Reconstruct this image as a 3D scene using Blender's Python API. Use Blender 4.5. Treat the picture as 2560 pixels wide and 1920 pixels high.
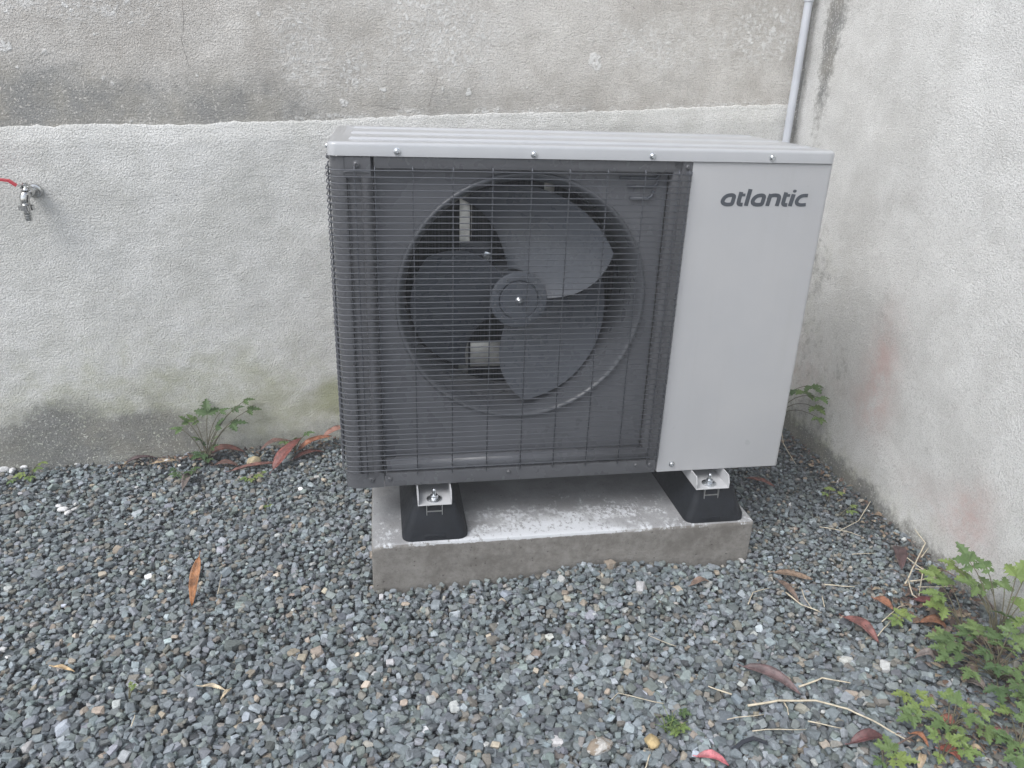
import bpy, bmesh, math, random
import numpy as np
from mathutils import Vector, Matrix, noise as mnoise

for o in list(bpy.data.objects): bpy.data.objects.remove(o)
scene = bpy.context.scene
COL = scene.collection
rnd = random.Random(11)

# ------------------------------------------------------------------ camera
cam = bpy.data.cameras.new('camera'); camo = bpy.data.objects.new('camera', cam); COL.objects.link(camo)
yaw, pitch, roll = 0.17803, 0.39090, 0.03586
fw = Vector((math.sin(yaw)*math.cos(pitch), math.cos(yaw)*math.cos(pitch), -math.sin(pitch)))
rt = fw.cross(Vector((0, 0, 1))).normalized(); up = rt.cross(fw)
rt, up = rt*math.cos(roll)+up*math.sin(roll), up*math.cos(roll)-rt*math.sin(roll)
M = Matrix((rt, up, -fw)).transposed().to_4x4(); M.translation = (0.09505, -1.53164, 0.88573)
camo.matrix_world = M
cam.sensor_width = 36; cam.lens = 36*1893.65/2560; cam.clip_start = 0.02; cam.clip_end = 200
scene.camera = camo

# ------------------------------------------------------------------ sky, sun, exposure (bright overcast, open yard)
SUN_EL, SUN_AZ = math.radians(52), math.radians(232)      # azimuth measured clockwise from +y
world = bpy.data.worlds.new('World'); scene.world = world; world.use_nodes = True
wn = world.node_tree; wn.nodes.clear()
sky = wn.nodes.new('ShaderNodeTexSky'); sky.sky_type = 'NISHITA'; sky.sun_disc = False
sky.sun_elevation = SUN_EL; sky.sun_rotation = SUN_AZ; sky.dust_density = 1.6; sky.air_density = 1.0
hsv = wn.nodes.new('ShaderNodeHueSaturation'); hsv.inputs['Saturation'].default_value = 0.4
bg = wn.nodes.new('ShaderNodeBackground'); bg.inputs['Strength'].default_value = 0.11
wo = wn.nodes.new('ShaderNodeOutputWorld')
wn.links.new(sky.outputs[0], hsv.inputs['Color']); wn.links.new(hsv.outputs[0], bg.inputs[0]); wn.links.new(bg.outputs[0], wo.inputs[0])
sun = bpy.data.lights.new('sun', 'SUN'); sun.energy = 1.2; sun.angle = math.radians(38); sun.color = (1.0, 0.995, 0.985)
suno = bpy.data.objects.new('sun', sun); COL.objects.link(suno)
sd = Vector((math.sin(SUN_AZ)*math.cos(SUN_EL), math.cos(SUN_AZ)*math.cos(SUN_EL), math.sin(SUN_EL)))
suno.rotation_euler = sd.to_track_quat('Z', 'Y').to_euler()
scene.view_settings.view_transform = 'Standard'; scene.view_settings.look = 'None'
scene.view_settings.exposure = 1.15; scene.view_settings.gamma = 1.0; scene.view_settings.use_curve_mapping = False
scene.render.engine = 'CYCLES'
scene.cycles.max_bounces = 5; scene.cycles.diffuse_bounces = 3; scene.cycles.glossy_bounces = 3; scene.cycles.transmission_bounces = 3

# ------------------------------------------------------------------ node helper
class NT:
    def __init__(s, name):
        s.mat = bpy.data.materials.new(name); s.mat.use_nodes = True; s.t = s.mat.node_tree
        s.bsdf = s.t.nodes['Principled BSDF']; s.out = s.t.nodes['Material Output']
        s.tc = s.t.nodes.new('ShaderNodeTexCoord').outputs['Object']
    def put(s, sock, v):
        if hasattr(v, 'is_output') or isinstance(v, bpy.types.NodeSocket): s.t.links.new(v, sock)
        elif isinstance(v, (tuple, list)) and len(v) == 3 and sock.type == 'RGBA': sock.default_value = (*v, 1)
        else: sock.default_value = v
    def noise(s, scale, detail=4, rough=.55, vec=None, dist=0):
        n = s.t.nodes.new('ShaderNodeTexNoise'); n.inputs['Scale'].default_value = scale
        n.inputs['Detail'].default_value = detail; n.inputs['Roughness'].default_value = rough; n.inputs['Distortion'].default_value = dist
        s.put(n.inputs['Vector'], vec or s.tc); return n.outputs[0]
    def voro(s, scale, feature='F1', vec=None, out='Distance', rand=1):
        n = s.t.nodes.new('ShaderNodeTexVoronoi'); n.feature = feature; n.inputs['Scale'].default_value = scale
        n.inputs['Randomness'].default_value = rand; s.put(n.inputs['Vector'], vec or s.tc); return n.outputs[out]
    def scale(s, v, vec=None):
        n = s.t.nodes.new('ShaderNodeMapping'); n.inputs['Scale'].default_value = v; s.put(n.inputs['Vector'], vec or s.tc); return n.outputs[0]
    def ramp(s, f, a, b, lo=0., hi=1.):
        n = s.t.nodes.new('ShaderNodeMapRange'); n.interpolation_type = 'SMOOTHSTEP'
        for k, v in zip(('From Min', 'From Max', 'To Min', 'To Max'), (a, b, lo, hi)): n.inputs[k].default_value = v
        s.put(n.inputs[0], f); return n.outputs[0]
    def math(s, op, a, b=0., c=None):
        n = s.t.nodes.new('ShaderNodeMath'); n.operation = op; s.put(n.inputs[0], a); s.put(n.inputs[1], b)
        if c is not None: s.put(n.inputs[2], c)
        return n.outputs[0]
    def mix(s, f, a, b, mode='MIX'):
        n = s.t.nodes.new('ShaderNodeMix'); n.data_type = 'RGBA'; n.blend_type = mode
        s.put(n.inputs[0], f); s.put(n.inputs[6], a); s.put(n.inputs[7], b); return n.outputs[2]
    def attr(s, name, out='Fac'):
        n = s.t.nodes.new('ShaderNodeAttribute'); n.attribute_name = name; return n.outputs[out]
    def bump(s, h, dist=.002, strength=1., nrm=None):
        n = s.t.nodes.new('ShaderNodeBump'); n.inputs['Distance'].default_value = dist; n.inputs['Strength'].default_value = strength
        s.put(n.inputs['Height'], h)
        if nrm: s.put(n.inputs['Normal'], nrm)
        return n.outputs[0]
    def set(s, **k):
        for key, v in k.items(): s.put(s.bsdf.inputs[key.replace('_', ' ')], v)
        return s.mat

def simple(name, col, rough=.5, metal=0., var=.08, scale=30, bump=0., coat=0., spec=.5):
    m = NT(name); f = m.noise(scale, 5)
    a = tuple(c*(1-var) for c in col); b = tuple(min(1, c*(1+var)) for c in col)
    kw = dict(Base_Color=m.mix(m.ramp(f, .3, .7), a, b), Roughness=m.ramp(m.noise(scale*2.3, 3), .3, .7, max(.02, rough-.06), min(1, rough+.06)), Metallic=metal, Coat_Weight=coat)
    m.put(m.bsdf.inputs['Specular IOR Level'], spec)
    if bump: kw['Normal'] = m.bump(m.noise(scale*12, 3), bump)
    return m.set(**kw)

# ------------------------------------------------------------------ mesh helpers (all vertices in world metres)
OFF = {}
def link(name, me, mat=None, parent=None, smooth=False):
    o = bpy.data.objects.new(name, me); COL.objects.link(o)
    if mat and not me.materials: me.materials.append(mat)
    if smooth:
        for p in me.polygons: p.use_smooth = True
    if parent is not None:
        o.parent = parent; o.location = -OFF.get(parent.name, Vector((0, 0, 0)))
    return o
def mesh(name, v, f, mat=None, parent=None, smooth=False):
    me = bpy.data.meshes.new(name); me.from_pydata([tuple(p) for p in v], [], f); me.update()
    return link(name, me, mat, parent, smooth)
def from_bm(name, bm, mat=None, parent=None, smooth=False):
    bmesh.ops.recalc_face_normals(bm, faces=bm.faces)
    me = bpy.data.meshes.new(name); bm.to_mesh(me); bm.free(); return link(name, me, mat, parent, smooth)
def empty(name, loc, label, cat, group=None):
    o = bpy.data.objects.new(name, None); COL.objects.link(o); o.location = loc; o.empty_display_size = .05
    OFF[o.name] = Vector(loc); return tag(o, label, cat, group)
def tag(o, label, cat, group=None):
    o['label'] = label; o['category'] = cat
    if group: o['group'] = group
    return o
def auto_smooth(o, ang=35):
    me = o.data
    for p in me.polygons: p.use_smooth = True
    bm = bmesh.new(); bm.from_mesh(me)
    for e in bm.edges:
        e.smooth = len(e.link_faces) == 2 and e.calc_face_angle(0) < math.radians(ang)
    bm.to_mesh(me); bm.free(); return o
def box_bm(x0, x1, y0, y1, z0, z1, bev=0., seg=2, bm=None):
    bm = bm or bmesh.new()
    r = bmesh.ops.create_cube(bm, size=1, matrix=Matrix.Translation(((x0+x1)/2, (y0+y1)/2, (z0+z1)/2)) @ Matrix.Diagonal((x1-x0, y1-y0, z1-z0, 1)))
    if bev:
        es = list({e for v in r['verts'] for e in v.link_edges})
        bmesh.ops.bevel(bm, geom=es, offset=bev, segments=seg, affect='EDGES', profile=.5)
    return bm
def box(name, b, mat, parent=None, bev=.001, seg=2):
    return auto_smooth(from_bm(name, box_bm(*b, bev, seg), mat, parent))
def tube_geo(pts, rad, seg=8, cap=True):
    pts = [Vector(p) for p in pts]; n = len(pts); rads = rad if isinstance(rad, (list, tuple)) else [rad]*n
    V, F = [], []; t0 = (pts[1]-pts[0]).normalized()
    u = t0.orthogonal().normalized()
    for i, p in enumerate(pts):
        t = (pts[min(i+1, n-1)]-pts[max(i-1, 0)]).normalized()
        u = (u-t*u.dot(t)).normalized(); w = t.cross(u)
        for k in range(seg):
            a = 2*math.pi*k/seg; V.append(p+(u*math.cos(a)+w*math.sin(a))*rads[i])
    for i in range(n-1):
        for k in range(seg):
            F.append((i*seg+k, i*seg+(k+1) % seg, (i+1)*seg+(k+1) % seg, (i+1)*seg+k))
    if cap: F += [tuple(reversed(range(seg))), tuple(range((n-1)*seg, n*seg))]
    return V, F
def tube(name, pts, rad, mat, parent=None, seg=8):
    V, F = tube_geo(pts, rad, seg); return mesh(name, V, F, mat, parent, True)
def lathe(name, prof, origin, axis, mat, parent=None, seg=20, sharp=35, teeth=None):
    ax = Vector(axis).normalized(); u = ax.orthogonal().normalized(); w = ax.cross(u); o = Vector(origin)
    V, F = [], []
    for r, h in prof:
        for k in range(seg):
            a = 2*math.pi*k/seg; rr = r*(teeth if teeth and k % 2 else 1)
            V.append(o+ax*h+(u*math.cos(a)+w*math.sin(a))*rr)
    for i in range(len(prof)-1):
        for k in range(seg): F.append((i*seg+k, i*seg+(k+1) % seg, (i+1)*seg+(k+1) % seg, (i+1)*seg+k))
    F += [tuple(reversed(range(seg))), tuple(range((len(prof)-1)*seg, len(prof)*seg))]
    return auto_smooth(mesh(name, V, F, mat, parent), sharp)
def extrude_plan(name, plan, z0, z1, mat, parent=None, thick=.0012, sharp=50):
    """sheet metal: an open plan polyline (x,y) extruded in z, given thickness to its left side"""
    P = [Vector((*p, 0)) for p in plan]; n = len(P); V = []
    nor = []
    for i in range(n):
        t = (P[min(i+1, n-1)]-P[max(i-1, 0)]).normalized(); nor.append(Vector((-t.y, t.x, 0)))
    for z in (z0, z1):
        V += [(p.x, p.y, z) for p in P]
        V += [(p.x+q.x*thick, p.y+q.y*thick, z) for p, q in zip(P, nor)]
    F = []; m = 2*n
    for i in range(n-1):
        F += [(i, i+1, m+i+1, m+i), (n+i+1, n+i, m+n+i, m+n+i+1), (i+1, i, n+i, n+i+1), (m+i, m+i+1, m+n+i+1, m+n+i)]
    F += [(0, m, m+n, n), (n-1, 2*n-1, m+2*n-1, m+n-1)]
    return auto_smooth(mesh(name, V, F, mat, parent), sharp)
def fbm(x, y, z=0, o=4): return mnoise.fractal(Vector((x, y, z)), .6, 2.1, o)
def sstep(a, b, x):
    t = min(1, max(0, (x-a)/(b-a))); return t*t*(3-2*t)

# ------------------------------------------------------------------ the yard's shape
WA, WB = Vector((-1.0, .59)), Vector((1.465, .94))
WT = (WB-WA).normalized(); WN = Vector((WT.y, -WT.x))           # back wall direction, and its normal towards the yard
def wall_y(x): return WA.y+(x-WA.x)*(WB.y-WA.y)/(WB.x-WA.x)
RX = 1.465
def gh(x, y):
    h = -.241+.006*mnoise.noise(Vector((x*2.3, y*2.3, 4)))+.004*mnoise.noise(Vector((x*7, y*7, 9)))
    h += .034*math.exp(-((x-.58)/.16)**2-((y+.13)/.13)**2)+.008*math.exp(-((x-.95)/.25)**2-((y+.15)/.2)**2)
    h -= .022*math.exp(-((x+.34)/.035)**2-((y+.055)/.03)**2)
    h += .012*sstep(.14, 0, wall_y(x)-y)+.008*sstep(.1, 0, RX-x)
    return h

# ================================================================== GROUND
m = NT('soil'); f = m.noise(40, 6); v = m.voro(70, out='Color')
soil = m.set(Base_Color=m.mix(m.ramp(f, .3, .7), m.mix(.5, (.10, .104, .106), v, 'MULTIPLY'), (.17, .175, .178)), Roughness=.95,
             Normal=m.bump(m.math('ADD', m.voro(70), f), .01, .8))
g = mesh('ground', [(-12, -12, -.262), (12, -12, -.262), (12, 12, -.262), (-12, 12, -.262)], [(0, 1, 2, 3)], soil); g['kind'] = 'structure'

# ================================================================== WALLS
def wall_mat(name, lo, hi, spots=None, grain=230, gstr=1., streak=.35, vertical=False, dk=1., soft=0.):
    m = NT(name); pos = m.tc
    big = m.noise(3.2, 4, .6); mid = m.noise(14, 4, .65); fine = m.noise(grain, 3, .6); speck = m.noise(420, 2, .5)
    c = m.mix(m.ramp(m.math('ADD', m.math('MULTIPLY', big, .6), m.math('MULTIPLY', mid, .4)), .36, .64), lo, hi)
    c = m.mix(m.math('MULTIPLY', m.ramp(m.noise(290, 2, .6), .52, .36), .55), c, tuple(x*.60 for x in lo))
    c = m.mix(m.math('MULTIPLY', m.ramp(speck, .54, .66), .5), c, tuple(min(.9, x*1.2) for x in hi))
    a = m.attr('algae'); an = m.math('ADD', a, m.math('MULTIPLY', m.math('SUBTRACT', m.noise(20, 4, .7), .5), .8))
    c = m.mix(m.math('MULTIPLY', m.math('MULTIPLY', m.ramp(an, .1, 1.), m.ramp(a, 0, .1)), .75), c, (.30, .31, .15))
    # dirt: grey-black growth and painted corner shade, broken up by grain, speckled with bare render
    d = m.attr('dirt_shade'); dn = m.math('ADD', d, m.math('MULTIPLY', m.math('SUBTRACT', m.noise(38, 5, .75), .5), 1.1))
    dd = m.math('MULTIPLY', m.ramp(dn, .18-soft, .62+soft*1.6), m.ramp(d, 0, .10+soft))
    dcol = m.mix(m.ramp(m.noise(9, 4), .35, .65), tuple(q*dk for q in (.15, .152, .148)), tuple(q*dk for q in (.215, .205, .18)))
    dd = m.math('MULTIPLY', dd, m.ramp(m.noise(150, 3, .7), .66, .56))
    c = m.mix(m.math('MULTIPLY', dd, .85), c, dcol)
    if vertical:
        p = m.attr('pink'); pn = m.math('MULTIPLY', p, m.ramp(m.noise(11, 4, .75), .22, .70))
        c = m.mix(m.math('MULTIPLY', pn, .70), c, (.56, .37, .34))
    sw = None
    if spots:
        # pale lichen crusts: many small ones plus single round patches
        w = m.attr('pale')
        vec = m.t.nodes.new('ShaderNodeVectorMath'); vec.operation = 'ADD'
        dv = m.t.nodes.new('ShaderNodeTexNoise'); dv.inputs['Scale'].default_value = 55; m.put(dv.inputs['Vector'], pos)
        sc = m.t.nodes.new('ShaderNodeVectorMath'); sc.operation = 'SCALE'; m.put(sc.inputs[0], dv.outputs['Color']); sc.inputs['Scale'].default_value = .022
        m.put(vec.inputs[0], pos); m.put(vec.inputs[1], sc.outputs[0]); wp = vec.outputs[0]
        sp = m.math('MULTIPLY', m.ramp(m.voro(52, vec=wp), .30, .22), m.ramp(m.voro(52, vec=wp, out='Color'), .55, .6))
        sp2 = m.math('MULTIPLY', m.ramp(m.noise(85, 5, .7), .42, .66), .8)
        sw = m.math('MULTIPLY', m.math('MAXIMUM', sp, sp2), m.ramp(m.math('ADD', w, m.math('MULTIPLY', m.math('SUBTRACT', mid, .5), .9)), .25, .7))
        if spots:
            best = None
            for (x, z, r) in spots:
                vs = m.t.nodes.new('ShaderNodeVectorMath'); vs.operation = 'DISTANCE'
                m.put(vs.inputs[0], wp); vs.inputs[1].default_value = (x+.011, wall_y(x)+.011, z+.011)
                q = m.math('SUBTRACT', vs.outputs['Value'], r); best = q if best is None else m.math('MINIMUM', best, q)
            one = m.math('MULTIPLY', m.ramp(best, .002, -.003), m.ramp(m.noise(90, 5, .7), .36, .5))
            sw = m.math('MAXIMUM', sw, one)
        c = m.mix(m.math('MULTIPLY', sw, .72), c, (.86, .86, .84))
    hp = m.scale((18, 18, 150)) if not vertical else m.scale((150, 40, 14))
    tr = m.noise(1.0, 4, .6, vec=hp)
    h = m.math('ADD', m.math('MULTIPLY', fine, gstr), m.math('ADD', m.math('MULTIPLY', tr, streak), m.math('MULTIPLY', speck, .4)))
    if sw: h = m.math('ADD', h, m.math('MULTIPLY', sw, .4))
    return m.set(Base_Color=c, Roughness=.93, Normal=m.bump(h, .0042, 1.0))

def grid_mesh(name, nx, nz, fn, mat, parent, attrs):
    V, A = [], {k: [] for k in attrs}
    for j in range(nz+1):
        for i in range(nx+1):
            p, at = fn(i/nx, j/nz); V.append(p)
            for k in attrs: A[k].append(at.get(k, 0.))
    F = [(j*(nx+1)+i, j*(nx+1)+i+1, (j+1)*(nx+1)+i+1, (j+1)*(nx+1)+i) for j in range(nz) for i in range(nx)]
    o = mesh(name, V, F, mat, parent, True)
    for k in attrs: o.data.attributes.new(k, 'FLOAT', 'POINT').data.foreach_set('value', A[k])
    return o
BAND = [(-3, .70), (-.82, .72), (-.40, .730), (-.05, .745), (.2, .762), (.77, .782), (1.08, .80), (1.40, .815), (1.6, .82)]
def band(x):
    for (a, za), (b, zb) in zip(BAND, BAND[1:]):
        if x <= b: return za+(zb-za)*(x-a)/(b-a)
    return .82
def G2(x, z, cx, cz, sx, sz): return math.exp(-((x-cx)/sx)**2-((z-cz)/sz)**2)
AT = ('dirt_shade', 'algae', 'pale', 'pink')
wall = empty('rendered_wall', (0, wall_y(0), -.26), 'long weathered grey wall behind the heat pump, pale render below a stained older coat', 'wall')
XL, TOP = -2.6, 2.1
CRACKS = [[(-.374, 1.023), (-.376, .997), (-.378, .96), (-.387, .933), (-.382, .901), (-.376, .864)], [(.266, .862), (.250, .824), (.236, .780)], [(.053, .787), (.103, .787), (.134, .779), (.166, .778)], [(-.18, .768), (-.176, .742)], [(.745, 1.10), (.80, 1.10), (.862, 1.06)]]
SPOTS = [(.736, .925, .021), (.745, .91, .015), (.002, .794, .012), (.038, .845, .010), (.113, .829, .007), (.356, .826, .010), (.344, .881, .005), (.392, .867, .005), (.375, .86, .004),
         (-.776, .904, .013), (-.79, .902, .009), (-.761, .859, .005), (-.697, .892, .006), (-.665, .893, .003), (-.579, .939, .005), (-.497, .963, .006), (-.47, .965, .004), (1.303, .986, .012),
         (1.277, 1.038, .010), (1.355, 1.067, .010), (1.33, 1.03, .012), (1.25, 1.0, .007), (.115, .808, .004), (.278, .836, .004), (-.60, .846, .006), (-.575, .835, .007), (-.56, .825, .006),
         (-.196, 1.001, .007), (.059, .981, .005), (-.12, .86, .005), (-.09, .87, .006), (.53, .845, .004), (.61, .85, .003), (.16, .80, .004), (-.36, .85, .004)]
mu = wall_mat('old_render', (.50, .472, .432), (.69, .665, .625), SPOTS, grain=260, gstr=1.0, dk=1.55, soft=.22)
def du(x, z): return .003*fbm(x*4, z*4, 1)
def upper(u, v):
    x = XL+(RX+.05-XL)*u; z = .66+(TOP-.66)*v**1.35
    d = du(x, z)+.0008*fbm(x*25, z*25, 2)
    b = band(x)
    dirt_shade = .55*sstep(.17, .0, z-b)*sstep(.55, -.25, x)+.75*G2(x, z, -.75, .80, .25, .09)+.4*G2(x, z, -.28, .80, .15, .10)
    dirt_shade += 1.0*sstep(1.432, 1.45, x)+.38*G2(x, z, .30, .80, .14, .05)+.3*G2(x, z, .72, .83, .06, .09)+.25*G2(x, z, 1.0, .87, .2, .05)  # strip beside the pipe: corner shade painted in with the dirt
    pale = .26+.8*sstep(.03, -.004, z-b)*(.55+.9*fbm(x*14, z*30, 4))+.75*sstep(.92, 1.05, z)*sstep(-.3, -.6, x)+.75*G2(x, z, .28, .97, .14, .10)+.8*G2(x, z, 1.3, 1.03, .12, .08)+.4*G2(x, z, .95, .97, .2, .08)+.5*G2(x, z, .03, .86, .05, .06)
    pale += .4*G2(x, z, -.1, .9, .08, .2)-.3*dirt_shade
    return (x+WN.x*d, wall_y(x)+WN.y*d, z), dict(dirt_shade=max(0, dirt_shade), pale=max(0, min(1, pale)), algae=0, pink=.35*G2(x, z, .0, .98, .05, .3)*0)
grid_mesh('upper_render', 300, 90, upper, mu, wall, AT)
ml = wall_mat('pale_render', (.62, .615, .58), (.78, .775, .75), grain=240, gstr=1.2, streak=.35, soft=.30)
def lower(u, v):
    x = XL+(RX+.05-XL)*u; b = band(x)+.003*fbm(x*6, 3, 0)+.003*fbm(x*40, 7, 0)+.003*fbm(x*130, 7, 0)
    v2 = v/.94; z = -.30+(b+.30)*min(1, v2)
    d = .007+du(x, z)+.0006*fbm(x*22, z*30, 6)
    e = sstep(.955, 1., v2) if v2 <= 1 else 1
    d -= .0052*e
    if v > .94: k = (v-.94)/.06; d = d*(1-k)-.012*k; z = b+.005*k
    gz = z+.235+.07*fbm(x*3.5, z*5, 21)+.025*fbm(x*14, z*10, 22)
    dirt_shade = 1.25*G2(x, gz, -.88, .10, .27, .10)+1.2*G2(x, gz, -.56, .09, .13, .085)+.45*sstep(.10, .0, gz)+.35*sstep(-1.0, -1.5, x)*sstep(.25, 0, gz)
    dirt_shade += .12*sstep(-.5, -1.4, x)
    dirt_shade += .8*sstep(1.430, 1.45, x)  # same corner strip lower down, its shade put into the colour
    al = .30*sstep(.36, .05, gz)+.75*G2(x, gz, -.03, .14, .10, .06)+.25*G2(x, gz, -.65, .25, .4, .12)+.2*G2(x, gz, -.25, .2, .1, .15)+.16*sstep(.7, .3, gz)
    return (x+WN.x*d, wall_y(x)+WN.y*d, z), dict(dirt_shade=min(1, dirt_shade), algae=al, pale=.05, pink=0)
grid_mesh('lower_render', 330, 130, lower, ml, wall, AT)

CRACK = simple('crack_dark', (.20, .18, .165), .95)
for L in CRACKS:
    P = []
    for (a, b) in zip(L, L[1:]):
        for k in range(5):
            f = k/5; x = a[0]+(b[0]-a[0])*f+.003*mnoise.noise(Vector((a[0]*31+f*3, b[1]*17, 1))); z = a[1]+(b[1]-a[1])*f; d_ = .003*fbm(x*4, z*4, 1)+.0008*fbm(x*25, z*25, 2)
            P.append((x+WN.x*d_, wall_y(x)+WN.y*d_, z))
    tube('crack', P, [.0007*(.5+.7*abs(mnoise.noise(Vector((i*.7, L[0][0], 2))))) for i in range(len(P))], CRACK, wall, 5)

mr = wall_mat('side_render', (.585, .58, .56), (.735, .735, .72), grain=260, gstr=.9, streak=.15, vertical=True)
def side(u, v):
    y = .95-(.95+3.2)*u**1.25; z = -.30+(TOP+.30)*v; gz = z+.235
    d = .005*fbm(y*2, z*2, 11)+.0006*fbm(y*20, z*20, 12)
    dirt_shade = .5*sstep(.09, .0, gz+.02*fbm(y*8, 1, 0))+.62*G2(y, z, .805, .98, .05, .30)+.3*sstep(.89, .935, y)+.35*G2(y, z, .74, 1.25, .2, .2)+.35*G2(y, z, .70, .35, .16, .16)+.25*G2(y, z, .62, .05, .2, .2)  # stains, with the corner gap's shade painted along the far edge
    dirt_shade += .22*G2(y, z, .3, .33, .05, .1)+.2*G2(y, z, .42, .08, .05, .14)+.3*sstep(.24, .0, gz)*sstep(-.1, .5, y)
    al = .28*sstep(.22, .02, gz)+.22*sstep(.2, .7, y)*sstep(.7, .3, z)+.3*sstep(.1, 0, gz)*sstep(0, .5, y)
    pink = .9*G2(y, z, .245, .13, .07, .15)+.25*G2(y, z, .26, .24, .03, .1)+.45*G2(y, z, .27, .02, .09, .06)+.9*G2(y, z, -.18, -.06, .06, .08)+.4*G2(y, z, -.1, -.1, .15, .06)+.3*G2(y, z, .6, .0, .2, .1)
    return (RX-d, y, z), dict(dirt_shade=min(1, dirt_shade), algae=al, pale=0, pink=pink)
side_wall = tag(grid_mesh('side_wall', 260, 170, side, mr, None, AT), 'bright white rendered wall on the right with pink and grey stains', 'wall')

# ================================================================== CONCRETE SLAB
m = NT('slab_concrete')
n1 = m.noise(9, 7, .65); n2 = m.noise(60, 6, .7); fine = m.noise(300, 3)
c = m.mix(m.ramp(m.math('ADD', m.math('MULTIPLY', n1, .6), m.math('MULTIPLY', n2, .4)), .36, .64), (.145, .134, .12), (.255, .243, .225))
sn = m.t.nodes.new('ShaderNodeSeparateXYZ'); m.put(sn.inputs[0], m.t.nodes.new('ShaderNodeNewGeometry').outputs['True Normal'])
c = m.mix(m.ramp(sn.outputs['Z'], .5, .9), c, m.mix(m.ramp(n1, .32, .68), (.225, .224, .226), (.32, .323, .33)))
c = m.mix(m.math('MULTIPLY', m.ramp(fine, .42, .28), .6), c, (.10, .09, .08))
ef = m.ramp(m.math('ADD', m.noise(1, 7, .78, vec=m.scale((95, 60, 60))), m.math('MULTIPLY', m.math('SUBTRACT', m.attr('bloom'), .62), .17)), .49, .56)
ef = m.math('MULTIPLY', ef, m.math('MULTIPLY', m.ramp(m.attr('bloom'), .12, .5), m.math('MAXIMUM', m.ramp(m.noise(16, 3, .6), .42, .58), m.ramp(m.attr('bloom'), .85, 1.15))))
c = m.mix(m.math('MULTIPLY', ef, .75), c, (.64, .66, .69))
pits = m.math('MULTIPLY', m.ramp(m.voro(75), .16, .10), m.ramp(m.voro(75, out='Color'), .72, .76))
c = m.mix(m.math('MULTIPLY', pits, .7), c, (.07, .06, .055))
slabm = m.set(Base_Color=c, Roughness=.88, Normal=m.bump(m.math('SUBTRACT', m.math('ADD', n2, m.math('MULTIPLY', fine, .5)), pits), .002, .8))
bm = box_bm(.050, .981, -.056, .52, -.33, -.120, .006, 2)
bmesh.ops.subdivide_edges(bm, edges=[e for e in bm.edges if e.calc_length() > .1], cuts=40, use_grid_fill=True)
for v in bm.verts:
    p = v.co; k = fbm(p.x*14, p.y*14, p.z*14)
    v.co += Vector((.0005*k, .0006*fbm(p.x*11, p.z*20, 3), .0005*fbm(p.x*12, p.y*12, 8)))
    if p.x < .075 and p.y < -.035 and p.z > -.15:                    # the chipped near corner
        v.co.z -= .010*sstep(.075, .05, p.x)*sstep(-.035, -.056, p.y)
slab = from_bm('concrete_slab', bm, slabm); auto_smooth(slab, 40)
al = slab.data.attributes.new('bloom', 'FLOAT', 'POINT')
vals = []
for v in slab.data.vertices:
    x, y, z = v.co
    b = 0 if z < -.128 else (1.0*sstep(.20, -.045, y)*(.45+.75*G2(x, 0, .47, 0, .27, 1))+.35*sstep(-.03, -.056, y)*sstep(.75, .5, x))
    vals.append(b)
al.data.foreach_set('value', vals)
tag(slab, 'low grey concrete slab with white bloom, carrying the heat pump feet', 'slab')

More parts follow.
